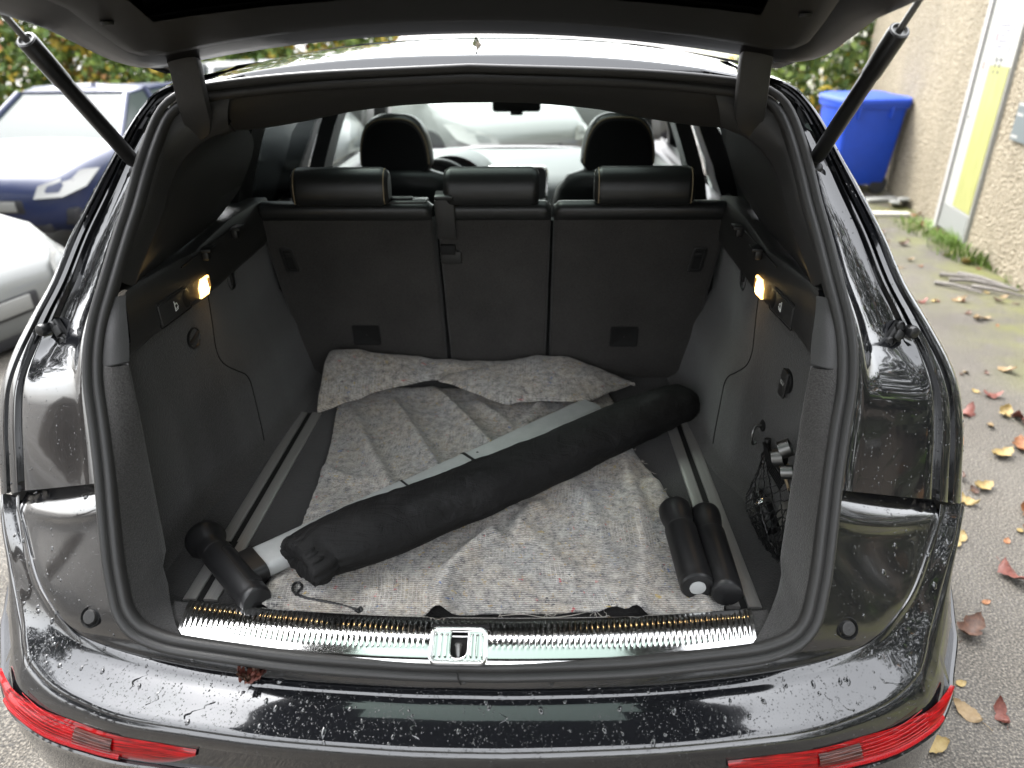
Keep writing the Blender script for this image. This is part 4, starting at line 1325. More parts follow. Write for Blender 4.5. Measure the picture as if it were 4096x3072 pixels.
# pillars, side windows, inner doors
for sgn in (1, -1):
    def pil(name, pts, w, d, mat=M['plastic_dark']):
        a = spl(pts, 4)
        rows = []
        for p in a:
            rows.append([Vector((sgn * (p.x + dx), p.y + dy, p.z)) for dx, dy in ((-d, -w), (d, -w), (d, w), (-d, w))])
        v, f = grid_data(rows, False, True)
        mk(name, v, f, mat, CAR, 30)
    pil('b_pillar', [(0.80, 1.98, 0.60), (0.795, 2.0, 1.05), (0.70, 2.02, 1.36), (0.58, 2.05, 1.60)], 0.075, 0.03)
    pil('c_pillar', [(0.82, 1.06, 0.60), (0.80, 1.06, 1.05), (0.70, 1.02, 1.36), (0.58, 0.98, 1.60)], 0.055, 0.03)
    pil('a_pillar', [(0.78, 3.45, 1.00), (0.72, 3.10, 1.25), (0.65, 2.85, 1.42), (0.57, 2.60, 1.60)], 0.04, 0.03)
    # belt: inner door skins
    rows = []
    for z, dx in ((0.45, 0.0), (0.75, -0.01), (0.95, -0.02), (1.06, -0.005), (1.075, 0.03), (1.07, 0.09)):
        rows.append([(sgn * (0.80 + dx), y, z) for y in (0.9, 1.5, 2.0, 2.6, 3.2, 3.6)])
    grid('door_inner', rows, M['plastic_dark'], CAR, flip=(sgn > 0))
    # roof rail
    rows = []
    for dx, dz in ((-0.05, -0.03), (0.0, -0.05), (0.04, -0.02), (0.02, 0.0)):
        rows.append([(sgn * (0.59 + dx), y, roof_z(0.58, y) + dz) for y in (0.52, 0.9, 1.4, 1.9, 2.3, 2.6)])
    grid('roof_rail', rows, M['plastic_dark'], CAR, flip=(sgn > 0))
    def pane(name, ya0, ya1, mat, zb=1.07, zt=1.585):
        rows = []
        for t in (0, .3, .6, 1.0):
            z = lerp(zb, zt, t)
            x = lerp(0.85, 0.61, t) + 0.03 * math.sin(math.pi * t)
            rows.append([(sgn * x, lerp(lerp(ya0[0], ya0[1], t), lerp(ya1[0], ya1[1], t), s), z) for s in (0, .5, 1)])
        grid(name, rows, mat, CAR)
    pane('quarter_window', (0.60, 0.66), (1.02, 0.96), M['privacy'], 1.16)
    pane('rear_door_window', (1.06, 1.02), (1.98, 2.02), M['privacy'])
    pane('front_door_window', (2.06, 2.08), (3.30, 2.60), M['glass'])
# cabin floor and seat cushions block, bonnet, nose
MB().box((-0.80, 0.95, 0.35), (0.80, 3.7, 0.40)).build('cabin_floor', M['suede'], CAR, 0)
MB().box((-0.66, 1.12, 0.40), (0.66, 1.62, 0.78), 0, 0.05).build('rear_bench', M['leather'], CAR)
rows = []
for y, z, w in ((3.58, 1.045, 0.80), (3.75, 1.03, 0.82), (4.05, 0.99, 0.80), (4.30, 0.92, 0.76), (4.42, 0.84, 0.70), (4.46, 0.70, 0.70), (4.44, 0.35, 0.70)):
    rows.append([(w * u, y - 0.22 * abs(u) ** 3, z - 0.03 * u * u) for u in [-1 + 0.125 * i for i in range(17)]])
grid('bonnet', rows, M['paint'], CAR, smooth=50)
M['tyre'] = grained('tyre_rubber', (0.02, 0.02, 0.02), 0.8)
M['rim'] = pbr('alloy_rim', (0.55, 0.55, 0.56), 0.3, metal=0.8)
for sgn in (1, -1):
    for y in (0.72, 3.55):
        Mx = align((sgn, 0, 0), (sgn * 0.72, y, 0.36))
        o = MB().lathe([(0.24, 0.0), (0.34, 0.0), (0.36, 0.03), (0.36, 0.20), (0.34, 0.225), (0.24, 0.225), (0.23, 0.20)], Mx, 36).build('wheel', M['tyre'], CAR)
        mb = MB().lathe([(0.235, 0.19), (0.24, 0.215), (0.22, 0.20), (0.21, 0.16)], Mx, 36)
        for k in range(5):
            mb.box((0.03, -0.022, 0.17), (0.225, 0.022, 0.205), 0, 0.006, Mx @ Matrix.Rotation(2 * math.pi * k / 5, 4, 'Z'))
        mb.lathe([(0.06, 0.17), (0.06, 0.21), (0.0, 0.212)], Mx, 20)
        mb.build('rim', M['rim'], o)
# mud shields closing the body round the boot
MB().box((-0.70, 0.02, 0.45), (0.70, 1.05, 0.66)).build('boot_tub', M['gap'], CAR, 0)

# ================================================================== things lying in the boot
# ------------------------------------------------ moving blanket
def P2(pts): return [Vector((p[0], p[1])) for p in pts]
B_bot = resample(spl([(p[0], p[1], 0) for p in [(-0.4106,0.0241,0.705),(-0.3762,0.0005,0.705),(-0.306,-0.0076,0.705),(-0.2169,-0.0105,0.705),(-0.1371,-0.0089,0.705),(-0.0899,-0.008,0.705),(-0.0508,-0.0048,0.705),(-0.0205,-0.0007,0.705),(0.0625,0.0069,0.705),(0.1503,0.0111,0.705),(0.2425,0.013,0.705),(0.3185,0.005,0.705),(0.4046,0.0021,0.705),(0.4401,0.0028,0.705),(0.4842,0.0108,0.705)]], 6), 121)
B_left = resample(spl([(p[0], p[1], 0) for p in [(-0.4106,0.0241,0.705),(-0.4082,0.0701,0.705),(-0.4022,0.1531,0.705),(-0.3943,0.2616,0.705),(-0.4021,0.4135,0.705),(-0.4084,0.5222,0.705),(-0.4274,0.6658,0.705),(-0.449,0.7916,0.705),(-0.4596,0.878,0.705),(-0.4635,0.952,0.705)]], 6), 121)
B_right = resample(spl([(p[0], p[1], 0) for p in [(0.4842,0.0108,0.705),(0.4944,0.0621,0.705),(0.4867,0.1554,0.705),(0.469,0.2606,0.705),(0.4429,0.3711,0.705),(0.4222,0.4642,0.705),(0.3847,0.5939,0.705),(0.3726,0.7272,0.705),(0.3641,0.8353,0.705),(0.3463,0.939,0.705)]], 6), 121)
B_top = resample([B_left[-1], B_right[-1]], 121)
def coons(u, v):
    """u, v in 0..120"""
    a, b = u / 120, v / 120
    c = B_bot[u] * (1 - b) + B_top[u] * b + B_left[v] * (1 - a) + B_right[v] * a
    d = B_bot[0] * (1 - a) * (1 - b) + B_bot[120] * a * (1 - b) + B_top[0] * (1 - a) * b + B_top[120] * a * b
    return c - d
def ridge_pts(px): return [Vector((p[0], p[1], 0)) for p in px]
RIDGES = []
def ridge(pts, amp, w, fade=0.25): RIDGES.append((resample(spl([(p[0], p[1], 0) for p in pts], 4), 16), amp, w, fade))
ridge([(-0.4281,0.8401,0.705),(-0.3615,0.6918,0.705),(-0.3017,0.5613,0.705),(-0.2376,0.4358,0.705),(-0.1646,0.3164,0.705)], 0.028, 0.017)
ridge([(-0.3279,0.9098,0.705),(-0.2458,0.7426,0.705),(-0.1812,0.6089,0.705),(-0.1386,0.5219,0.705),(-0.06,0.3905,0.705)], 0.034, 0.016)
ridge([(-0.2124,0.9772,0.705),(-0.1317,0.8293,0.705),(-0.0598,0.7086,0.705),(-0.0081,0.6114,0.705),(0.0759,0.4708,0.705)], 0.034, 0.017)
ridge([(-0.0659,0.859,0.705),(0.0222,0.7488,0.705),(0.083,0.6728,0.705)], 0.018, 0.019)
ridge([(0.1614,0.8675,0.705),(0.1205,0.7633,0.705),(0.0827,0.6852,0.705)], 0.026, 0.015)
ridge([(-0.4204,0.5048,0.705),(-0.3461,0.444,0.705),(-0.2732,0.4254,0.705),(-0.2079,0.3787,0.705)], 0.020, 0.018)
ridge([(-0.3947,0.2952,0.705),(-0.3355,0.3135,0.705),(-0.2555,0.3413,0.705)], 0.012, 0.018)
ridge([(0.3448,0.5934,0.705),(0.3554,0.4162,0.705),(0.3575,0.2765,0.705),(0.3474,0.1458,0.705),(0.316,-0.0078,0.705)], 0.030, 0.020, 0.0)
ridge([(0.2119,0.4332,0.705),(0.2496,0.3235,0.705),(0.272,0.2102,0.705),(0.287,0.1102,0.705),(0.2798,-0.0086,0.705)], 0.022, 0.024, 0.0)
ridge([(0.0596,0.303,0.705),(0.133,0.2077,0.705),(0.1895,0.1219,0.705),(0.2142,0.0566,0.705)], 0.016, 0.024)
ridge([(0.0326,0.2212,0.705),(-0.0202,0.1388,0.705),(-0.0496,0.0771,0.705),(-0.0539,-0.0154,0.705)], 0.034, 0.022, 0.0)
ridge([(-0.1438,0.1294,0.705),(-0.1717,0.0747,0.705),(-0.1888,0.0236,0.705)], 0.010, 0.03)
ridge([(0.1549,0.3663,0.705),(0.1019,0.2869,0.705),(0.0841,0.1768,0.705)], 0.022, 0.017)
ridge([(0.4136,0.4364,0.705),(0.4339,0.2927,0.705),(0.4417,0.1689,0.705),(0.4485,0.0612,0.705),(0.4565,-0.005,0.705)], 0.016, 0.018, 0.0)
ridge([(-0.3897,-0.0223,0.705),(-0.3863,0.0197,0.705),(-0.385,0.0705,0.705)], 0.012, 0.02, 0.0)
def seg_d(p, a, b):
    ab = b - a
    t = max(0, min(1, (p - a).dot(ab) / max(1e-12, ab.length_squared)))
    return (p - a - ab * t).length, t
def blanket_h(p):
    h = 0.0
    for pts, amp, w, fade in RIDGES:
        if (pts[8] - p).length > 0.42: continue
        best, bt = 9, 0
        for i in range(len(pts) - 1):
            d, t = seg_d(p, pts[i], pts[i + 1])
            if d < best: best, bt = d, (i + t) / (len(pts) - 1)
        f = 1.0
        if fade > 0: f = sstep(bt, 0, fade) * (1 - sstep(bt, 1 - fade, 1.0))
        h = max(h, amp * f * math.exp(-(best / w) ** 2)) + 0.35 * min(h, amp * f * math.exp(-(best / w) ** 2))
    q = Vector((p.x * 9, p.y * 9, 0.3))
    h += 0.006 * (noise.noise(q) + 0.5) + 0.003 * noise.noise(q * 3.1) + 0.0009 * noise.noise(q * 9)
    return max(0.0, h)
rows, uvs = [], []
for v_ in range(0, 121):
    r_ = []
    for u_ in range(0, 121):
        c = coons(u_, v_)
        if u_ in (0, 120) or v_ == 0:
            c = c + Vector((noise.noise(Vector((c.x * 160, c.y * 160, 2))) * 0.0022, noise.noise(Vector((c.x * 160, c.y * 160, 7))) * 0.0022, 0))
        r_.append(Vector((c.x, c.y, 0.7035 + blanket_h(c))))
    rows.append(r_)
for j, r_ in enumerate(rows):
    acc = 0
    for i, p in enumerate(r_):
        uvs.append((p.x + 0.02 * math.sin(p.y * 7), p.y + 0.9 * (p.z - 0.70)))
def wool():
    m = pbr('felted_recycled_wool', (0.36, 0.35, 0.33), 0.95, sheen=0.3)
    n, l, b = nt(m)
    v = coords(m, 'UV')
    mott = ramp(m, noise_n(m, v, 55, 5, 0.7), [(0.33, (0.075, 0.075, 0.08)), (0.5, (0.26, 0.247, 0.23)), (0.68, (0.46, 0.44, 0.405))])
    tint = ramp(m, noise_n(m, v, 9, 3), [(0.35, (0.92, 0.95, 1.0)), (0.65, (1.08, 1.0, 0.90))])
    base = mixc(m, 1.0, mott, tint, 'MULTIPLY')
    # coloured fibre specks
    for off, lo_, col in ((0.0, 0.70, (0.35, 0.03, 0.04)), (3.7, 0.70, (0.38, 0.26, 0.03)), (8.1, 0.70, (0.05, 0.10, 0.26)), (5.2, 0.68, (0.03, 0.03, 0.04)), (2.9, 0.66, (0.30, 0.21, 0.10))):
        mp = n.new('ShaderNodeMapping'); mp.inputs['Location'].default_value = (off, off * 1.7, off)
        l.new(v, mp.inputs[0])
        sp = ramp(m, noise_n(m, mp.outputs[0], 62 if lo_ > 0.67 else 95, 2, 0.5, 0.6), [(lo_, 0.0), (lo_ + 0.03, 0.85)])
        base = mixc(m, sp, base, (*col, 1))
    # rows of pale stitching thread
    dist = noise_n(m, v, 14, 3)
    sep = n.new('ShaderNodeSeparateXYZ'); l.new(v, sep.inputs[0])
    ph = math_n(m, 'ADD', math_n(m, 'MULTIPLY', sep.outputs['Y'], 2 * math.pi / 0.0052), math_n(m, 'MULTIPLY', dist, 9.0))
    line = math_n(m, 'SINE', ph)
    gaps = ramp(m, noise_n(m, coords(m, 'UV', (40, 160, 1)), 4, 2), [(0.42, 0.0), (0.56, 1.0)])
    lf = math_n(m, 'MULTIPLY', ramp(m, line, [(0.25, 0.0), (0.85, 1.0)]), gaps)
    ph2 = math_n(m, 'ADD', math_n(m, 'MULTIPLY', sep.outputs['X'], 2 * math.pi / 0.008), math_n(m, 'MULTIPLY', dist, 14.0))
    l2 = math_n(m, 'MULTIPLY', ramp(m, math_n(m, 'SINE', ph2), [(0.8, 0.0), (1.0, 0.6)]), ramp(m, noise_n(m, v, 6, 2), [(0.5, 0.0), (0.6, 1.0)]))
    lf = math_n(m, 'MAXIMUM', lf, l2)
    base = mixc(m, math_n(m, 'MULTIPLY', lf, 0.8), base, (0.68, 0.655, 0.60, 1))
    # brownish stains
    st = ramp(m, noise_n(m, v, 4.2, 4), [(0.64, 0.0), (0.74, 0.45)])
    base = mixc(m, st, base, (0.24, 0.18, 0.10, 1))
    to(m, base, 'Base Color')
    h = math_n(m, 'ADD', math_n(m, 'MULTIPLY', lf, 0.6), noise_n(m, v, 260, 3))
    bump(m, h, 0.9, 0.0022)
    return m
M['wool'] = wool()
BLANKET = thing('blanket', 'grey speckled moving blanket spread rumpled over the boot floor', 'blanket', (0.0, 0.4, 0.70))
o = grid('blanket_sheet', rows, M['wool'], BLANKET, smooth=180, uv=uvs)
md = o.modifiers.new('thickness', 'SOLIDIFY'); md.thickness = 0.003; md.offset = 1
# folded-back end against the seats: two flaps
def flap(bottom, top_, zb, ztop, yback, nm, bul, uo, parent):
    bt, tp = resample(spl(bottom, 5), 61), resample(spl(top_, 5), 61)
    rows, uv_ = [], []
    prof = [(0.06, -0.02, 0.0), (0.0, 0.0, 0.004), (0.012, 0.03, 0.25), (0.04, 0.08, 0.4), (0.10, 0.16, 0.5), (0.20, 0.28, 0.7), (0.34, 0.44, 0.9), (0.48, 0.58, 1.0), (0.62, 0.72, 1.0), (0.75, 0.84, 0.8), (0.88, 0.94, 0.4), (1.0, 1.0, 0.0), (1.08, 0.94, 0.0), (1.16, 0.70, 0.0), (1.2, 0.3, 0.0)]
    for i in range(61):
        b, t = bt[i], tp[i]
        r_ = []
        for (s, zf, bg) in prof:
            p = b.lerp(t, s)
            p.z = (lerp(b.z, t.z, zf) if zf >= 0 else b.z - 0.002) + 0.007 * (1 - min(1, max(0, zf)))
            q = Vector((p.x * 12, p.y * 12, p.z * 12))
            ends = 1 - 0.55 * sstep(abs(i / 60 - 0.5), 0.38, 0.5)
            ln_ = 0.0055 * max(0, math.sin((p.x * 0.8 + p.y * 0.9) * 42 + 2.5 * noise.noise(q * 0.5))) ** 2 * math.sin(math.pi * min(1, max(0, s)))
            p = p + Vector((0, -0.25, 1)).normalized() * (bul * bg * ends * (0.8 + 0.45 * noise.noise(q)) + ln_ + 0.008 * noise.noise(q * 1.6) + 0.004 * noise.noise(q * 4.1) * (1 if 0 < s < 1 else 0))
            r_.append(p)
            uv_.append((p.x * 0.98 + uo, p.y + p.z * 0.8 + uo * 0.3))
        rows.append(r_)
    o = grid(nm, rows, M['wool'], parent, smooth=180, uv=uv_, flip=True)
    md = o.modifiers.new('thickness', 'SOLIDIFY'); md.thickness = 0.004; md.offset = 1
    return o
fb = [(-0.5019,0.7828,0.708),(-0.4801,0.7933,0.71),(-0.3929,0.8351,0.725),(-0.3188,0.8762,0.735),(-0.2222,0.9128,0.742),(-0.1258,0.9204,0.745),(-0.006,0.9128,0.74),(0.1198,0.9079,0.74)]
ft_ = [(-0.4975,0.93,0.8147),(-0.4749,0.955,0.8327),(-0.3334,0.985,0.8027),(-0.1681,0.995,0.7799),(-0.0416,0.995,0.7741),(0.0263,0.99,0.7783),(0.0979,0.985,0.7825),(0.1621,0.985,0.7781)]
flap(fb, ft_, 0.71, 0.8, 0.99, 'blanket_fold', 0.010, 0.37, BLANKET)
fb2 = [(-0.1609,0.8997,0.752),(-0.1063,0.8695,0.752),(-0.03,0.8188,0.748),(0.0212,0.7852,0.745),(0.0547,0.7717,0.742),(0.0885,0.7916,0.742),(0.1601,0.7981,0.742),(0.24,0.8037,0.735),(0.3093,0.8396,0.73),(0.3695,0.9003,0.725),(0.4281,0.9478,0.72)]
ft2 = [(-0.0911,0.935,0.7661),(-0.0352,0.945,0.7757),(0.035,0.955,0.7884),(0.0841,0.965,0.7948),(0.1447,0.975,0.7998),(0.227,0.98,0.7916),(0.3111,0.975,0.7645),(0.3607,0.965,0.7459),(0.395,0.95,0.7361),(0.4114,0.935,0.7374),(0.4269,0.925,0.7378)]
flap(fb2, ft2, 0.71, 0.8, 0.99, 'blanket_fold', 0.007, 0.81, BLANKET)
# frayed threads along the edges
mb = MB()
for (sx_, sy_) in [(0.3848,0.596),(0.399,0.5384),(0.4101,0.4921),(0.4219,0.4638),(0.4313,0.4227),(0.4385,0.3852),(0.4426,0.358),(0.2425,0.0147),(0.2636,0.0056),(0.1502,0.0057),(0.0625,0.0063),(0.4895,0.0464),(0.468,0.0098),(-0.1634,-0.0125),(-0.2689,-0.0123)]:
    for k in range(5):
        a = rnd.uniform(0, 6.28); L_ = rnd.uniform(0.008, 0.022)
        pts = [(sx_, sy_, 0.708)]
        for s in range(4):
            a += rnd.uniform(-0.7, 0.7)
            pts.append((pts[-1][0] + math.cos(a) * L_ / 4, pts[-1][1] + math.sin(a) * L_ / 4, 0.706 + rnd.uniform(0, 0.004)))
        mb.tube(pts, 0.0006, 4, cap=False)
thr = spl([(0.0626,0.0036,0.706),(0.1064,0.008,0.706),(0.1502,0.0006,0.706),(0.194,0.0062,0.706),(0.2431,0.0216,0.706),(0.2569,0.0291,0.706),(0.2472,0.0168,0.706),(0.2629,-0.0041,0.706)], 6)
mb.tube(thr, 0.0009, 5)
M['thread'] = pbr('pale_thread', (0.38, 0.355, 0.32), 0.9)
tag(mb.build('frayed_threads', M['thread'], BLANKET), kind='stuff')

# ------------------------------------------------ telescopic load bar with its black end piece
BAR = thing('load_bar', 'silver telescopic load bar with black hammer-shaped end lying under the bag', 'load bar', (-0.1, 0.42, 0.70))
ba, bb = Vector((-0.412, 0.137, 0)), Vector((0.290, 0.797, 0))
bd_ = (bb - ba).normalized(); bn = Vector((bd_.y, -bd_.x, 0))     # bn: towards the viewer
def bar_seg(t0, t1, w, z0, z1, nm, mat, par, shift=0.0):
    r = min((z1 - z0) * 0.46, 0.014)
    sec = []
    for cx, cz, a0 in ((w - r, z1 - r, 0), (-w + r, z1 - r, 90), (-w + r, z0 + r, 180), (w - r, z0 + r, 270)):
        for k in range(5):
            a = R(a0 + 22.5 * k)
            sec.append((cx + r * math.cos(a), cz + r * math.sin(a)))
    L_ = (bb - ba).length
    rows = []
    for t in (t0, t1):
        c = ba + bd_ * t
        rows.append([c + bn * (sx_ + shift) + Vector((0, 0, sz)) for sx_, sz in sec])
    v, f = grid_data(rows, False, True)
    f.append(tuple(range(20))); f.append(tuple(range(39, 19, -1)))
    return mk(nm, v, f, mat, par, 50)
tot = (bb - ba).length
j1 = ((-0.1691,0.4162,0.742)[0] - ba.x) / bd_.x; j2 = ((-0.0349,0.5465,0.742)[0] - ba.x) / bd_.x
bar_seg(-0.03, j1, 0.043, 0.712, 0.746, 'bar_tube', M['silver'], BAR)
bar_seg(j1, j1 + 0.006, 0.0425, 0.712, 0.7465, 'bar_joint', M['gap'], BAR)
bar_seg(j1 + 0.006, j2, 0.041, 0.7135, 0.744, 'bar_tube', M['silver'], BAR)
bar_seg(j2, j2 + 0.008, 0.0415, 0.713, 0.7455, 'bar_joint', M['gap'], BAR)
o = bar_seg(j2 + 0.008, tot, 0.039, 0.715, 0.7425, 'bar_tube', M['silver'], BAR)
MB().lathe([(0.0034, 0), (0, 0.0004)], Matrix.Translation(ba + bd_ * (j2 + 0.035) - bn * 0.012 + Vector((0, 0, 0.7426))), 12).build('bar_hole', M['gap'], BAR)
def grip(parent, head, end, rad, zc, cap_silver, panel):
    a, b = Vector(head), Vector(end)
    d = (b - a).normalized()
    L_ = (b - a).length
    Mx = align(d, a, (0, 0, 1))
    hs_ = 1.25 if (panel and panel[0] > 0) else 1.0
    prof = [(0.0, 0.0), (rad * 0.98 * hs_, 0.0005), (rad * 1.05 * hs_, 0.003), (rad * 1.08 * hs_, 0.009), (rad * 1.08 * hs_, 0.022), (rad * 1.02, 0.040), (rad * 0.93, 0.050), (rad * 0.92, 0.074)]
    g0 = MB().lathe(prof, Mx, 36).build('grip_head', M['rubber_black'], parent, 35)
    prof = [(rad * 0.92, 0.074), (rad * 1.0, 0.0755), (rad * 1.01, 0.08), (rad * 1.0, 0.11), (rad, L_ - 0.02), (rad * 0.985, L_ - 0.016), (rad * 0.995, L_ - 0.014), (rad * 0.98, L_ - 0.004), (rad * 0.90, L_), (0.0, L_ + 0.001)]
    MB().lathe(prof, Mx, 36).build('grip_body', M['rubber_black'], parent, 30)
    MB().lathe([(rad * 0.985, 0.0735), (rad * 1.012, 0.0745), (rad * 1.012, 0.0757), (rad * 0.985, 0.0765)], Mx, 36).build('grip_ring', M['plastic'], parent)
    if cap_silver:
        MB().lathe([(rad * 0.47, L_ + 0.0005), (rad * 0.47, L_ + 0.0022), (rad * 0.42, L_ + 0.0028), (0, L_ + 0.0028)], Mx, 28).build('end_button', M['silver'], parent)
    if panel:
        # raised side panel with a groove round it
        sd = Mx.to_3x3() @ Vector((panel[0], panel[1], 0)).normalized()
        up_ = d.cross(sd).normalized()
        pts = []
        for x, y in rrect(0.5 * (L_ - 0.125), rad * 0.55, rad * 0.4, 4):
            ang = y / rad
            pts.append(a + d * (0.5 * (L_ + 0.068) + x) + (sd * math.cos(ang) + up_ * math.sin(ang)) * (rad * 1.002))
        MB().tube(pts, 0.0012, 6, closed=True).build('panel_groove', M['gap'], parent)
grip(BAR, (-0.582, 0.192, 0.734), (-0.398, 0.004, 0.731), 0.0305, 0.733, False, (1, -0.7))
# collar joining grip and tube
bar_seg(-0.062, -0.028, 0.047, 0.711, 0.748, 'bar_collar', M['rubber_black'], BAR)

# ------------------------------------------------ two loose end pieces on the right rail
g1 = thing('end_piece', 'black cylindrical load-bar end piece with silver button on its end', 'bar end piece', (0.437, 0.17, 0.70), 'loose load-bar end pieces')
grip(g1, (0.438, 0.298, 0.742), (0.4405, 0.052, 0.738), 0.0330, 0.735, True, None)
g2 = thing('end_piece', 'black cylindrical load-bar end piece without button, lying on the right rail', 'bar end piece', (0.495, 0.16, 0.70), 'loose load-bar end pieces')
grip(g2, (0.503, 0.290, 0.736), (0.4945, 0.038, 0.734), 0.0305, 0.735, False, (-0.5, -0.9))

# ------------------------------------------------ drawstring bag
m = pbr('black_nylon_cloth', (0.0055, 0.0054, 0.0055), 0.7, sheen=0.0, spec=0.25)
v = coords(m)
n1 = noise_n(m, coords(m, scale=(1, 1, 1)), 700, 2)
n2 = noise_n(m, v, 14, 6, 0.7)
dust = ramp(m, noise_n(m, v, 6.5, 6, 0.75), [(0.56, 0.0), (0.70, 1.0)])
base = mixc(m, 1.0, (0.0055, 0.0054, 0.0055, 1), ramp(m, n2, [(0.3, 0.75), (0.8, 1.5)]), 'MULTIPLY')
base = mixc(m, math_n(m, 'MULTIPLY', dust, 0.22), base, (0.075, 0.075, 0.078, 1))
to(m, base, 'Base Color')
cre = noise_n(m, coords(m, scale=(5, 26, 22), rot=(0, 0, R(-40))), 1.6, 4, 0.6, 0.8)
cre2 = noise_n(m, coords(m, scale=(30, 7, 20), rot=(0, 0, R(-25))), 1.2, 3, 0.6, 1.2)
bump(m, math_n(m, 'ADD', math_n(m, 'MULTIPLY', n1, 0.12), math_n(m, 'ADD', cre, math_n(m, 'MULTIPLY', cre2, 0.7))), 0.55, 0.008)
M['nylon'] = m
BAG = thing('drawstring_bag', 'long black drawstring bag lying diagonally across the blanket', 'bag', (0.1, 0.4, 0.70))
axp = [(-0.3288,0.0704,0.77),(-0.3125,0.0846,0.772),(-0.2936,0.11,0.772),(-0.2111,0.1633,0.775),(-0.1244,0.2241,0.775),(-0.0314,0.2915,0.776),(0.0687,0.3695,0.776),(0.1775,0.4533,0.778),(0.2965,0.5496,0.78),(0.3998,0.6304,0.782),(0.4815,0.6894,0.785),(0.534,0.7199,0.786),(0.5567,0.7337,0.786)]
ax_ = resample(spl(axp, 6), 120)
NA = 72
rows = []
for i, c in enumerate(ax_):
    t = i / 119
    tn = (ax_[min(119, i + 1)] - ax_[max(0, i - 1)]).normalized()
    sx_ = tn.cross(Vector((0, 0, 1))).normalized()
    uz = sx_.cross(tn).normalized()
    rw = interp(t, [0, 0.02, 0.035, 0.05, 0.075, 0.11, 0.17, 0.3, 0.6, 0.80, 0.90, 0.955, 0.985, 1.0], [0.069, 0.068, 0.067, 0.068, 0.071, 0.074, 0.074, 0.070, 0.0665, 0.066, 0.064, 0.058, 0.050, 0.030])
    rh = interp(t, [0, 0.02, 0.05, 0.12, 0.3, 0.6, 0.9, 0.97, 1.0], [0.036, 0.040, 0.046, 0.056, 0.056, 0.056, 0.054, 0.050, 0.026])
    ring = []
    for k in range(NA):
        a = 2 * math.pi * k / NA
        q = Vector((c.x * 8 + math.cos(a) * 0.9, c.y * 8 + math.sin(a) * 0.9, t * 4))
        wr = 0.0034 * noise.noise(q * 1.3) + 0.0022 * noise.noise(q * 4) + 0.0016 * abs(noise.noise(Vector((t * 26, a * 2.2, 1))))
        # long tension creases
        wr += 0.0014 * math.sin(a * 5 + t * 9 + 2 * noise.noise(q))
        gath = (1 - sstep(t, 0.03, 0.13))
        wr += gath * 0.0030 * math.sin(a * 17 + 5 * noise.noise(q * 0.7)) * (0.5 + 0.5 * math.sin(a * 3 + 1)) + gath * 0.0030 * noise.noise(q * 3)
        zz = math.sin(a)
        px_ = sx_ * math.cos(a) * (rw + wr) + uz * zz * (rh + wr)
        p = c + px_
        p.z = max(p.z, 0.712 + 0.006 * (1 - abs(math.cos(a))))
        ring.append(p)
    rows.append(ring)
v, f = grid_data(rows, False, True)
f.append(tuple(len(v) - NA + k for k in range(NA)))
o = mk('bag_body', v, f, M['nylon'], BAG, 180)
md = o.modifiers.new('thickness', 'SOLIDIFY'); md.thickness = 0.0015
# drawstring channel: a puckered ring round the mouth
rows = []
for i, (t, dr) in enumerate(((0.010, -0.050), (0.004, -0.030), (-0.002, -0.006), (0.0, 0.002), (0.006, 0.0065), (0.014, 0.0085), (0.022, 0.0075), (0.030, 0.002), (0.034, -0.004))):
    c = ax_[0].lerp(ax_[6], t / 0.05)
    tn = (ax_[4] - ax_[0]).normalized()
    sx_ = tn.cross(Vector((0, 0, 1))).normalized(); uz = sx_.cross(tn).normalized()
    ring = []
    for k in range(144):
        a = 2 * math.pi * k / 144
        q = Vector((math.cos(a) * 2, math.sin(a) * 2, 3))
        w = 0.0018 * math.sin(a * 26 + 3 * noise.noise(q)) + 0.0014 * math.sin(a * 15 + 2)
        fl = 0.010 * noise.noise(q * 1.4)
        p = c - tn * (0.004 + 0.4 * fl) + sx_ * math.cos(a) * (0.064 + dr + w) + uz * math.sin(a) * (0.033 + dr + w)
        p.z = max(p.z, 0.709)
        ring.append(p)
    rows.append(ring)
grid('bag_mouth', rows, M['nylon'], BAG, cv=True, smooth=180)
cord = spl([(-0.3339,0.034,0.722),(-0.3474,0.052,0.718),(-0.3513,0.0697,0.716),(-0.3427,0.0752,0.716),(-0.3323,0.0622,0.716),(-0.337,0.0463,0.714),(-0.3177,0.0363,0.713),(-0.2894,0.0315,0.711),(-0.2604,0.0246,0.711),(-0.2312,0.0154,0.711),(-0.2067,0.0064,0.712)], 10)
def cord_r(t): return 0.0026 + 0.0004 * math.sin(t * 160)
o = MB().tube(resample(cord, 160), cord_r, 8).build('drawstring', M['rubber_black'], BAG)
kp = cord[-1]
MB().tube([kp + Vector((0.006 * math.cos(a) * 0.8, 0.004 * math.sin(a), 0.003 * math.sin(2 * a))) for a in [2 * math.pi * k / 14 for k in range(14)]], 0.0034, 8, closed=True).build('knot', M['rubber_black'], BAG)

# ------------------------------------------------ luggage net with its contents
NET = thing('luggage_net', 'black knotted luggage net hanging from a hook on the right wall', 'luggage net', (0.64, 0.30, 0.72))
hk = Vector((0.655,0.4171,0.8873))
hk.x = wall_x(hk.y, hk.z)
o = MB().lathe([(0.0135, -0.002), (0.0140, 0.002), (0.012, 0.0035), (0, 0.004)], align((-1, 0, 0), hk), 22).build('net_hook', M['plastic_dark'], CAR)
hp = spl([hk + Vector((0, 0, 0)), hk + Vector((-0.016, 0, -0.002)), hk + Vector((-0.024, -0.008, -0.016)), hk + Vector((-0.024, -0.010, -0.034)), hk + Vector((-0.018, -0.008, -0.044)), hk + Vector((-0.010, -0.006, -0.040))], 5)
MB().tube(hp, 0.0034, 8).build('hook_wire', M['steel'], o)
na = hk + Vector((-0.020, -0.008, -0.046))
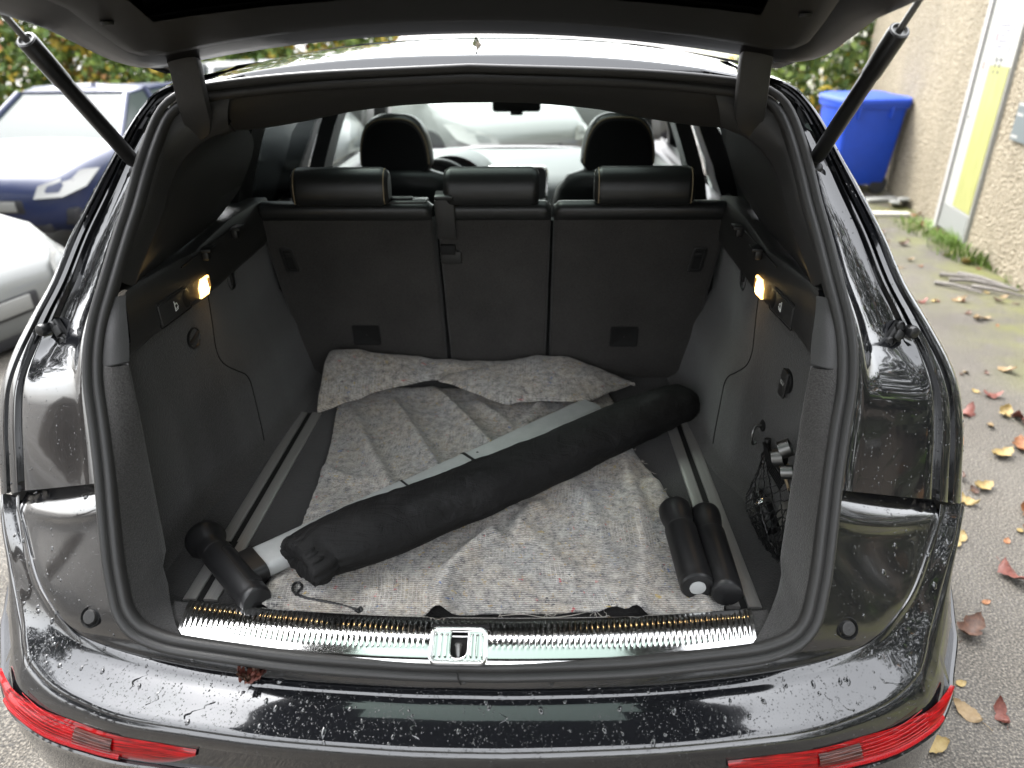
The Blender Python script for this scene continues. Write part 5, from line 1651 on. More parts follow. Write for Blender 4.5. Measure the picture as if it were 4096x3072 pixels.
# net surface: pouch between a left and a right boundary
NC, NRW = 9, 20
nl = resample(spl([(0.64,0.3654,0.8745),(0.622,0.3319,0.8292),(0.606,0.3254,0.7718),(0.602,0.3237,0.7453),(0.605,0.298,0.7263),(0.617,0.2487,0.7039),(0.632,0.1997,0.6942),(0.645,0.1728,0.695)], 5), NRW)
nr = resample(spl([(0.641,0.3564,0.8775),(0.636,0.2855,0.8715),(0.634,0.2076,0.8777),(0.634,0.1693,0.86),(0.636,0.157,0.824),(0.64,0.1552,0.7794),(0.643,0.1572,0.7363),(0.646,0.1686,0.6986)], 5), NRW)
cols = []
for i in range(NC):
    s_ = i / (NC - 1)
    cols.append([a.lerp(b, s_) + Vector((-0.016 * math.sin(math.pi * s_) * math.sin(math.pi * j / (NRW - 1)), 0, 0)) + Vector((rnd.uniform(-1, 1), rnd.uniform(-1, 1), rnd.uniform(-1, 1))) * 0.0020 for j, (a, b) in enumerate(zip(nl, nr))])
na = nl[0].lerp(nr[0], 0.5)
mb = MB()
for i in range(NC):
    pth = [p + Vector((rnd.uniform(-1, 1), rnd.uniform(-1, 1), rnd.uniform(-1, 1))) * 0.0009 for p in resample(cols[i], 70)]
    mb.tube(pth, lambda t: 0.0013 + 0.0005 * math.sin(t * 190), 5, cap=False)
for j in range(4, NRW):
    if j < 9 and j % 2: continue
    for i in range(NC - 1):
        a, b = cols[i][j], cols[i + 1][j]
        mid = a.lerp(b, 0.5) + Vector((-0.002, 0, -0.005))
        mb.tube([a, mid, b], 0.0011, 5, cap=False)
        if j > 11:
            mb.tube([a, a.lerp(cols[i + 1][max(0, j - 1)], 0.5) + Vector((-0.003, 0, 0.002)), cols[i + 1][max(0, j - 1)]], 0.0011, 5, cap=False)
tag(mb.build('net_mesh', M['rubber_black'], NET), kind='stuff')
bandp = [p + Vector((-0.006, 0, 0)) for p in resample(nr[:9], 13)]
for k in range(5):
    MB().tube([p + Vector((-0.001 * k, 0.0, -0.0045 * k * sstep(i, 0, 5))) for i, p in enumerate(bandp)], 0.0024, 6).build('elastic_cord', M['rubber_black'], NET)
MB().tube([na + Vector((0, 0, 0.010)), na + Vector((0.001, -0.002, -0.002)), na + Vector((0.001, -0.004, -0.016))], 0.007, 8).build('net_knot', M['rubber_black'], NET)
# metal ring bracket sticking out of the net
RB = thing('ring_bracket', 'metal bracket with two bright pipe rings poking out of the luggage net', 'bracket', (0.640, 0.22, 0.80))
for q, (c, axv) in enumerate(((Vector((0.628,0.2257,0.9442)), (0.75, -0.2, 0.5)), (Vector((0.622,0.2322,0.9192)), (0.7, -0.45, 0.35)), (Vector((0.625,0.1903,0.9114)), (0.8, -0.3, 0.2)))):
    rr_ = 0.0165 if q < 2 else 0.013
    MB().lathe([(rr_, -0.011), (rr_ + 0.0012, -0.011), (rr_ + 0.0012, 0.011), (rr_, 0.011), (rr_, -0.011)], align(axv, c), 28).build('pipe_ring', M['steel'], RB, 40)
mb = MB()
p0, p1, p2 = Vector((0.625,0.2344,0.9045)), Vector((0.632,0.2115,0.8862)), Vector((0.635,0.1863,0.8701))
mb.tube(spl([p0, p1, p2], 4), 0.003, 6)
mb.tube([Vector((0.634,0.2195,0.9121)), Vector((0.64,0.2129,0.9076))], 0.0025, 6)
mb.build('bracket_arm', M['piping'], RB)
BT = thing('bottle', 'dark bottle with a silver neck ring held in the luggage net', 'bottle', (0.640, 0.27, 0.74))
c0 = Vector((0.648,0.2513,0.7149)); c1 = Vector((0.634,0.35,0.7523))
Lb = (c1 - c0).length
MB().lathe([(0, 0), (0.017, 0.002), (0.019, 0.01), (0.019, Lb - 0.03), (0.016, Lb - 0.02), (0.014, Lb - 0.01), (0.012, Lb), (0, Lb)], align(c1 - c0, c0), 26).build('bottle_body', M['plastic_smooth'], BT)
MB().lathe([(0.0195, Lb - 0.040), (0.0200, Lb - 0.039), (0.0200, Lb - 0.029), (0.0195, Lb - 0.028)], align(c1 - c0, c0), 26).build('neck_ring', M['chrome'], BT)
JR = thing('small_box', 'small grey box seen through the mesh of the luggage net', 'box', (0.650, 0.19, 0.74))
MB().box((-0.012, -0.022, 0.0), (0.012, 0.022, 0.05), 0, 0.006, Matrix.Translation((0.655,0.2307,0.7559)) @ Matrix.Rotation(R(14), 4, 'X')).build('box_body', pbr('dull_grey_card', (0.16, 0.155, 0.14), 0.6), JR)

# ------------------------------------------------ withered leaf on the bumper
def leaf_mesh(name, mat, L_=0.05, W_=0.03, lobes=0, curl=0.2, seed=0, stem=0.02):
    r2 = random.Random(seed)
    pts_v, pts_f = [], []
    n = 14
    rows = []
    for i in range(n + 1):
        t = i / n
        w = W_ * math.sin(math.pi * min(1, t ** 0.85)) ** 0.8
        if lobes:
            w *= 0.55 + 0.5 * abs(math.sin(t * math.pi * lobes)) + 0.1 * r2.random()
        else:
            w *= 1 + 0.06 * r2.uniform(-1, 1)
        row = []
        for u in (-1, -0.6, 0, 0.6, 1):
            z = curl * L_ * ((t - 0.45) ** 2 * 1.6 + 0.25 * u * u * math.sin(3 * t + seed)) + (0.0012 if u == 0 else 0.0)
            row.append((L_ * (t - 0.5), w * 0.5 * u, z + 0.002 + r2.uniform(0, 0.0015) * curl * 8))
        rows.append(row)
    v, f = grid_data(rows)
    mb = MB(); mb.add(v, f)
    if stem: mb.tube([(-L_ * 0.5, 0, 0.003), (-L_ * 0.5 - stem * 0.6, stem * 0.1, 0.003), (-L_ * 0.5 - stem, stem * 0.25, 0.002)], 0.0008, 5)
    zmin = min(p[2] for p in mb.v)
    mb.v = [(x, y, z - zmin) for x, y, z in mb.v]
    me = bpy.data.meshes.new(name)
    me.from_pydata(mb.v, [], mb.f)
    me.materials.append(mat)
    me.shade_smooth()
    return me
def leaf_mat(name, c0, c1):
    m = pbr(name, c0, 0.6)
    v = coords(m)
    to(m, ramp(m, noise_n(m, v, 90, 4, 0.65), [(0.32, c0), (0.68, c1)]), 'Base Color')
    return m
LEAF = {'brown': leaf_mat('brown_leaf', (0.033, 0.014, 0.008), (0.087, 0.040, 0.022)), 'orange': leaf_mat('orange_leaf', (0.132, 0.046, 0.017), (0.207, 0.094, 0.034)),
        'yellow': leaf_mat('yellow_leaf', (0.170, 0.110, 0.033), (0.241, 0.182, 0.068)), 'ochre': leaf_mat('ochre_leaf', (0.137, 0.089, 0.038), (0.200, 0.141, 0.072)),
        'green': leaf_mat('green_leaf', (0.073, 0.103, 0.029), (0.130, 0.160, 0.053)), 'red': leaf_mat('red_leaf', (0.082, 0.020, 0.014), (0.139, 0.044, 0.029))}
lp = Vector((-0.3794,-0.1238,0.668))
WL = thing('withered_leaf', 'curled brown leaf lying on the wet bumper left of centre', 'leaf', lp)
for k in range(5):
    me = leaf_mesh('leaf_blade', LEAF['brown'] if k % 2 else LEAF['red'], 0.034, 0.024, 2, 1.1, 40 + k, 0.0)
    b = link(bpy.data.objects.new('leaf_blade', me))
    b.parent = WL
    b.location = (-0.006 + 0.006 * k, 0.004 * math.sin(k * 2), 0.001 + 0.002 * k)
    b.rotation_euler = (0.5 * math.sin(k), 0.3 * math.cos(k * 2), k * 1.3)
MB().tube([lp + Vector((0.012, 0.004, 0.006)), lp + Vector((0.016, 0.014, 0.018)), lp + Vector((0.014, 0.020, 0.030)), lp + Vector((0.022, 0.026, 0.036))], 0.0011, 5).build('leaf_stalk', LEAF['brown'], WL)

# ------------------------------------------------ rain on the paint
M['water'] = pbr('water_drop', (0.010, 0.011, 0.012), 0.02, spec=0.6, coat=1.0, coat_rough=0.0)
def surf_sampler(rows):
    n, m_ = len(rows), len(rows[0])
    def at(s, t):
        i, j = min(n - 2, int(s)), min(m_ - 2, int(t))
        a, b = s - i, t - j
        p = (rows[i][j] * (1 - b) + rows[i][j + 1] * b) * (1 - a) + (rows[i + 1][j] * (1 - b) + rows[i + 1][j + 1] * b) * a
        du = rows[i + 1][j] - rows[i][j]; dv = rows[i][j + 1] - rows[i][j]
        return p, du.cross(dv).normalized()
    areas = []
    for i in range(n - 1):
        for j in range(m_ - 1):
            areas.append(((rows[i + 1][j] - rows[i][j]).cross(rows[i][j + 1] - rows[i][j]).length, i, j))
    return at, areas
def drops(name, surfs, count, rmin, rmax, power, flow, seed, parent):
    r2 = random.Random(seed)
    V, F = [], []
    cells, cum, tot_ = [], [], 0.0
    for k, (rows, sgn, dens) in enumerate(surfs):
        at, ar = surf_sampler(rows)
        for A, i, j in ar:
            d = dens(rows[i][j], i, j)
            if d <= 0: continue
            tot_ += A * d
            cells.append((at, i, j, sgn)); cum.append(tot_)
    import bisect
    NS = 7
    for _ in range(count):
        c = cells[bisect.bisect(cum, r2.random() * tot_) % len(cells)]
        at, i, j, sgn = c
        p, nrm = at(i + r2.random(), j + r2.random())
        if nrm.y > 0 and nrm.z < 0.5: nrm = -nrm
        if nrm.z < -0.2: nrm = -nrm
        cl = noise.noise(Vector((p.x * 14, p.y * 14, p.z * 14)))
        if cl < -0.22 and r2.random() < 0.75: continue
        rad = rmin + (rmax - rmin) * r2.random() ** power
        h = rad * r2.uniform(0.35, 0.6)
        down = Vector((0, -0.25, -1)); down = (down - nrm * down.dot(nrm))
        if down.length < 1e-3: down = Vector((0, -1, 0))
        down.normalize(); sd = nrm.cross(down)
        el = 1.0 + flow * r2.random() * (rad / rmax)
        tw = r2.uniform(-0.5, 0.5)
        o0 = len(V)
        for ring, (rr, hh) in enumerate(((1.0, -0.1), (0.86, 0.5), (0.5, 0.88))):
            for k in range(NS):
                a = 2 * math.pi * k / NS + tw
                irr = 1 + 0.18 * math.sin(a * 2 + tw * 9) + 0.10 * math.sin(a * 3 + tw * 20)
                V.append(p + (down * math.cos(a) * el + sd * math.sin(a)) * rad * rr * irr + nrm * h * hh)
        V.append(p + nrm * h)
        for ring in range(2):
            for k in range(NS):
                a_, b_ = o0 + ring * NS + k, o0 + ring * NS + (k + 1) % NS
                F.append((a_, b_, b_ + NS, a_ + NS))
        for k in range(NS):
            F.append((o0 + 2 * NS + k, o0 + 2 * NS + (k + 1) % NS, o0 + 3 * NS))
    o = mk(name, V, F, M['water'], parent, 180)
    return tag(o, kind='stuff')
one = lambda p, i, j: 1.0
drops('fine_raindrops', [(deck_rows, 1, lambda p, i, j: 1.0 if p.z < 0.72 else 0.45)], 6500, 0.0005, 0.0015, 2.4, 0.3, 5, CAR)
drops('raindrops', [(deck_rows, 1, one), (inner_rows, 1, lambda p, i, j: 0.35)], 360, 0.0015, 0.0050, 3.0, 1.0, 6, CAR)
drops('fine_raindrops', [(inner_rows, 1, one)], 1700, 0.0004, 0.0013, 2.0, 0.6, 7, CAR)
drops('fine_raindrops', [(rear_panels[0][0], 1, lambda p, i, j: 1.0 if p.z < 1.08 or j > 10 else 0.35), (rear_panels[1][0], -1, lambda p, i, j: 1.0 if p.z < 1.08 or j > 10 else 0.35)], 1700, 0.0005, 0.0016, 2.2, 0.9, 8, CAR)
drops('fine_raindrops', [(skirt_rows, 1, lambda p, i, j: 1.0 if j < 4 or 8 < j < 12 else 0.0)], 1500, 0.0005, 0.0014, 2.0, 0.3, 9, CAR)
# film runs on the bumper deck
at_, _ = surf_sampler(deck_rows)
r3 = random.Random(21)
for k in range(9):
    s = r3.uniform(30, len(deck_rows) - 31); t = r3.uniform(3, 8)
    pth = []
    for q in range(10):
        p, nn = at_(max(0, min(len(deck_rows) - 1.01, s)), max(0, min(10.9, t)))
        pth.append(p + Vector((0, 0, -0.0004)))
        t += 0.28; s += r3.uniform(-0.28, 0.28)
    w0 = r3.uniform(0.0008, 0.0018)
    ph = r3.uniform(0, 6)
    MB().tube(spl(pth, 3), lambda t_: w0 * (0.5 + 0.35 * math.sin(t_ * 9 + ph) + 0.5 * t_), 7).build('water_run', M['water'], CAR)

# ================================================================== building on the right
WP, WD = Vector((3.63, 4.28, 0)), Vector((0.166, 0.986, 0)).normalized()
WN = Vector((-WD.y, WD.x, 0))            # out of the wall, towards the car park
def wl_(s, z, o=0.0): return WP + WD * s + WN * o + Vector((0, 0, z))
m = pbr('pebble_dash_render', (0.50, 0.43, 0.30), 0.9)
v = coords(m)
n_, l_, b_ = nt(m)
vo = n_.new('ShaderNodeTexVoronoi'); vo.inputs['Scale'].default_value = 48
l_.new(v, vo.inputs['Vector'])
pc = ramp(m, noise_n(m, v, 42, 3, 0.6), [(0.34, (0.125, 0.102, 0.066)), (0.5, (0.205, 0.175, 0.122)), (0.68, (0.275, 0.242, 0.178))])
wash = ramp(m, noise_n(m, coords(m, scale=(1.2, 1.2, 0.25)), 1.6, 4), [(0.3, 0.86), (0.7, 1.08)])
to(m, mixc(m, 1.0, pc, wash, 'MULTIPLY'), 'Base Color')
bump(m, vo.outputs['Distance'], 0.9, 0.02)
M['render'] = m
M['white_board'] = pbr('white_board', (0.27, 0.27, 0.25), 0.5)
m = pbr('yellow_board', (0.66, 0.66, 0.10), 0.5)
v = coords(m, scale=(2, 2, 0.6))
to(m, ramp(m, noise_n(m, v, 9, 4), [(0.3, (0.20, 0.205, 0.065)), (0.7, (0.25, 0.248, 0.09))]), 'Base Color')
M['yellow_board'] = m
BLD = thing('building', 'beige pebble-dashed building with a narrow white and yellow door panel', 'building', wl_(1.5, 0, -0.2))
def wbox(mb, s0, s1, z0, z1, o0, o1, mi=0):
    P_ = [wl_(s, z, o) for o in (o0, o1) for z in (z0, z1) for s in (s0, s1)]
    mb.add(P_, [(0, 1, 3, 2), (4, 6, 7, 5), (0, 4, 5, 1), (2, 3, 7, 6), (0, 2, 6, 4), (1, 5, 7, 3)], mi)
    return mb
wbox(MB(), -1.3, 5.15, -0.1, 4.6, -0.9, 0.0).build('wall', M['render'], BLD, 0)
wbox(MB(), -1.4, 5.25, 4.6, 4.8, -1.0, 0.25).build('roof_edge', pbr('roof_edge_grey', (0.2, 0.2, 0.2), 0.7), BLD, 0)
o = wbox(MB(), 0.70, 1.36, 0.05, 2.05, 0.0, 0.030).build('door_panel', M['white_board'], BLD, 0)
wbox(MB(), 1.33, 1.40, 0.03, 2.05, 0.0, 0.05).build('door_frame', pbr('door_frame_white', (0.26, 0.255, 0.245), 0.5), BLD, 0)
wbox(MB(), 0.72, 1.10, 0.28, 1.40, 0.03, 0.036).build('yellow_panel', M['yellow_board'], o, 0)
wbox(MB(), 0.72, 1.30, 0.06, 0.26, 0.03, 0.035).build('kick_plate', pbr('kick_plate_grey', (0.17, 0.175, 0.165), 0.5), o, 0)
wbox(MB(), 0.82, 1.16, 1.50, 1.72, 0.03, 0.034).build('notice', pbr('notice_paper', (0.25, 0.25, 0.265), 0.6), o, 0)
M['ink'] = pbr('grey_ink', (0.06, 0.06, 0.063), 0.7)
M['ink_red'] = pbr('red_ink', (0.28, 0.09, 0.08), 0.7)
for q, (s0, s1, z0) in enumerate(((0.90, 1.08, 1.68), (0.88, 0.96, 1.645), (0.96, 1.03, 1.61), (0.90, 1.06, 1.57), (0.96, 1.06, 1.53))):
    wbox(MB(), s0, s1, z0, z0 + 0.008, 0.034, 0.0352).build('notice_line', M['ink'], o, 0)
wbox(MB(), 1.09, 1.115, 1.57, 1.63, 0.034, 0.0352).build('notice_mark', M['ink_red'], o, 0)
wbox(MB(), 1.22, 1.25, 1.36, 1.42, 0.03, 0.0312).build('red_mark', M['ink_red'], o, 0)
for q in range(3):
    for k in range(2):
        wbox(MB(), 0.90 + 0.085 * k, 0.925 + 0.085 * k, 1.340 + 0.045 * q, 1.368 + 0.045 * q, 0.036, 0.0372).build('black_mark', M['ink'], o, 0)
wbox(MB(), 1.26, 1.275, 0.98, 1.0, 0.03, 0.034).build('lock', M['ink'], o, 0)
wbox(MB(), 0.0, 0.42, 0.92, 1.18, 0.0, 0.02).build('wall_plate', pbr('grey_blue_plate', (0.085, 0.10, 0.10), 0.5), BLD, 0)
for z in (1.20, 1.13, 0.98):
    wbox(MB(), 0.30, 0.41, z - 0.04, z - 0.022, 0.02, 0.0214).build('plate_strip', M['white_board'], BLD, 0)

# ------------------------------------------------ wheelie bins
m = grained('blue_bin_plastic', (0.012, 0.055, 0.40), 0.42, 0.08, 200, 0.1, 0.001)
M['bin_blue'] = m
M['bin_purple'] = grained('purple_bin_plastic', (0.10, 0.05, 0.17), 0.45, 0.08, 200, 0.1, 0.001)
def bin_(c, rz, mat, lab):
    b = thing('wheelie_bin', lab, 'bin', c, None, rz)
    def lc(x, y, z): return (x, y, z)
    rows = []
    for z, w, d in ((0.10, 0.27, 0.25), (0.13, 0.285, 0.265), (0.60, 0.315, 0.30), (0.90, 0.335, 0.325), (0.905, 0.355, 0.345), (0.955, 0.358, 0.348)):
        rows.append([(x * w / 0.3, y * d / 0.3, z) for x, y in rrect(0.3, 0.3, 0.04, 3)])
    v, f = grid_data(rows, False, True)
    f.append(tuple(range(16))[::-1])
    mk('bin_body', v, f, mat, b, 40, world=False)
    rows = []
    for z, s in ((0.956, 1.22), (0.985, 1.23), (1.005, 1.20), (1.02, 1.05), (1.03, 0.6)):
        rows.append([(x * s, y * s * 0.98, z + 0.012 * (y / 0.3)) for x, y in rrect(0.3, 0.3, 0.05, 3)])
    v, f = grid_data(rows, False, True)
    f.append(tuple(len(v) - 16 + k for k in range(16)))
    mk('lid', v, f, mat, b, 40, world=False)
    MB().tube([(0.34, 0.25, 0.985), (0.42, 0.25, 0.985), (0.42, -0.25, 0.985), (0.34, -0.25, 0.985)], 0.018, 8).build('handle', mat, b, world=False)
    for q in (-0.19, 0.16):
        MB().box((q - 0.012, -0.352, 0.80), (q + 0.012, -0.318, 0.93), 0, 0.004).build('rib', mat, b, world=False)
    for q in (-0.24, 0.24):
        MB().lathe([(0.0, -0.025), (0.09, -0.025), (0.10, -0.015), (0.10, 0.015), (0.09, 0.025), (0, 0.025)], align((0, 1, 0), (0.22, q, 0.10)), 20).build('bin_wheel', M['tyre'], b, world=False)
bin_((3.72, 7.45, 0.0), R(4), M['bin_blue'], 'blue wheelie bin standing at the far corner of the beige building')

# ------------------------------------------------ rubble, sticks and weeds at the foot of the wall
for k, (px, L_, a, col) in enumerate((((3.8315,6.7866,0.03), 0.36, 0.2, 0), ((3.8916,6.5617,0.03), 0.30, 0.9, 0), ((3.6528,6.1539,0.02), 0.34, -0.1, 1), ((3.9583,6.5987,0.06), 0.26, 1.2, 0))):
    lab = ['broken white board lying flat by the bin wheels', 'bent white board leaning on the rubble by the bin', 'pale stone slab in front of the white boards', 'short white strip sticking up beside the beige wall'][k]
    o = MB().box((-L_ / 2, -0.05, -0.02), (L_ / 2, 0.05, 0.015), 0, 0.006, Matrix.Translation(px) @ Matrix.Rotation(a, 4, 'Z') @ Matrix.Rotation(R(18 if k in (1, 3) else 0), 4, 'Y')).build('rubble_piece', M['white_board'] if col == 0 else pbr('pale_stone', (0.42, 0.40, 0.35), 0.8), None, 30)
    tag(o, lab, 'rubble', 'rubble by the bin')
M['stick'] = leaf_mat('grey_weathered_stick', (0.08, 0.07, 0.06), (0.17, 0.155, 0.14))
st_ = [((2030, 592), (2150, 612)), ((2050, 604), (2180, 622)), ((2070, 590), (2200, 628)), ((2020, 610), (2120, 632)), ((2100, 618), (2212, 640))]
stp = [((3.1641,4.2272,0.02),(3.4502,4.0111,0.02)),((3.1651,4.0955,0.02),(3.4688,3.8797,0.03)),((3.2933,4.2185,0.03),(3.5177,3.8494,0.02)),((3.0421,4.0467,0.015),(3.2412,3.8098,0.02)),((3.2529,3.9491,0.02),(3.4863,3.7339,0.02))]
for k, (a, b) in enumerate(stp):
    a, b = Vector(a), Vector(b)
    o = MB().tube([a, a.lerp(b, 0.4) + Vector((0, 0.03 * math.sin(k), 0.012)), b], lambda t: 0.016 - 0.008 * t, 7).build('stick', M['stick'])
    tag(o, ['grey stick at the back of the pile beside the wall', 'grey stick in the middle of the pile beside the wall', 'grey stick lying crosswise over the pile beside the wall', 'grey stick at the near left of the pile beside the wall', 'grey stick at the near right of the pile beside the wall'][k], 'stick', 'sticks piled by the wall')
M['grass'] = leaf_mat('grass_blade', (0.05, 0.10, 0.015), (0.13, 0.20, 0.03))
def tuft(c, n, h, sp, lab, seed):
    r2 = random.Random(seed)
    mb = MB()
    for k in range(n):
        a = r2.uniform(0, 6.28); rr = sp * math.sqrt(r2.random())
        p = Vector((c[0] + math.cos(a) * rr, c[1] + math.sin(a) * rr * 1.5, 0))
        ln = Vector((math.cos(a) * r2.uniform(0, 0.7), math.sin(a) * r2.uniform(0, 0.7), 1)) * h * r2.uniform(0.5, 1.1)
        sd = Vector((-math.sin(a), math.cos(a), 0)) * 0.006
        q = p + ln * 0.55; t = p + ln * 0.9 + Vector((math.cos(a), math.sin(a), -0.4)) * h * 0.25
        mb.add([p - sd, p + sd, q + sd * 0.8, q - sd * 0.8, t], [(0, 1, 2, 3), (3, 2, 4)])
    o = mb.build('grass_tuft', M['grass'])
    tag(o, lab, 'grass', 'weeds along the wall')
for k, (px, n, h, sp, lab) in enumerate((((3.6947,5.6166,0.0), 190, 0.13, 0.22, 'low grass tuft furthest along the foot of the wall'), ((3.6593,4.8328,0.0), 340, 0.22, 0.24, 'largest bright grass tuft below the yellow panel'), ((3.711,5.2327,0.0), 150, 0.12, 0.18, 'small grass tuft between the two larger tufts'), ((3.6706,4.4522,0.0), 130, 0.15, 0.11, 'narrow grass tuft nearest along the foot of the wall'), ((3.633,3.9675,0.0), 90, 0.10, 0.12, 'yellowish grass tuft past the pile of sticks'))):
    tuft(px, int(n * 0.6), h * 0.75, sp, lab, 60 + k)

# ------------------------------------------------ fallen leaves
LM_ = {}
for cname in LEAF:
    for k in range(3):
        LM_[(cname, k)] = leaf_mesh('leaf_' + cname, LEAF[cname], 0.07 + 0.02 * k, 0.045 + 0.012 * k, (0, 3, 2)[k], 0.35 + 0.2 * k, 7 * k + len(cname), 0.025)
special = [((1.1773,0.2753,0.0), 'yellow', 0, 1.25, 0.15, 'large toothed yellow leaf nearest the rear bumper on the asphalt'), ((1.3215,0.3803,0.0), 'ochre', 0, 1.15, 2.2, 'pale ochre leaf up from the large yellow leaf'),
           ((1.4896,0.6777,0.0), 'brown', 2, 1.05, 0.7, 'dark shrivelled leaf clump beside the right rear corner'), ((2.1814,1.7085,0.0), 'yellow', 1, 1.25, 0.4, 'yellow leaf left of the orange leaf at the right edge'),
           ((2.3011,1.7756,0.0), 'orange', 1, 1.35, 1.2, 'bright orange leaf at the right edge of the picture'), ((1.4085,0.3749,0.0), 'red', 2, 0.6, 1.5, 'small crumpled red leaf right of the ochre leaf'),
           ((1.3559,0.4769,0.0), 'yellow', 0, 0.5, 0.3, 'tiny yellow leaf beside the red light tip'), ((1.6106,0.8061,-0.0), 'orange', 0, 0.45, 0.2, 'small orange leaf above the dark leaf clump'),
           ((1.8602,1.1208,0.0), 'orange', 0, 0.5, 0.9, 'little orange leaf halfway down the right edge')]
for (p, cn, k, sc, rz, lab) in special:
    o = link(bpy.data.objects.new('fallen_leaf', LM_[(cn, k)]))
    o.location = p; o.scale = (sc,) * 3; o.rotation_euler = (rnd.uniform(-.1, .1), rnd.uniform(-.1, .1), rz)
    tag(o, lab, 'leaf', 'fallen leaves on the asphalt')
r4 = random.Random(77)
names = list(LEAF)
count = 0
while count < 170:
    y = r4.uniform(0.5, 7.0)
    x = r4.uniform(1.15 + 0.22 * max(0, y), 0.2 + 0.74 * ((y + 1) * 0.894 + 0.76))
    if x > 3.60 + 0.168 * (y - 4.28): continue
    dens = 0.25 + 0.75 * sstep(y, 0.3, 2.5)
    if r4.random() > dens: continue
    if noise.noise(Vector((x * 1.3, y * 1.1, 4))) < -0.20: continue
    cn = r4.choices(names, (4, 3, 3, 4, 0, 2))[0]
    o = link(bpy.data.objects.new('fallen_leaf', LM_[(cn, r4.randrange(3))]))
    o.location = (x, y, 0.002)
    s = r4.uniform(0.4, 1.1)
    o.scale = (s, s, s); o.rotation_euler = (r4.uniform(-.2, .2), r4.uniform(-.2, .2), r4.uniform(0, 6.28))
    tag(o, cn + ' leaf scattered on the asphalt between car and building', 'leaf', cn + ' leaves scattered beside the building')
    count += 1

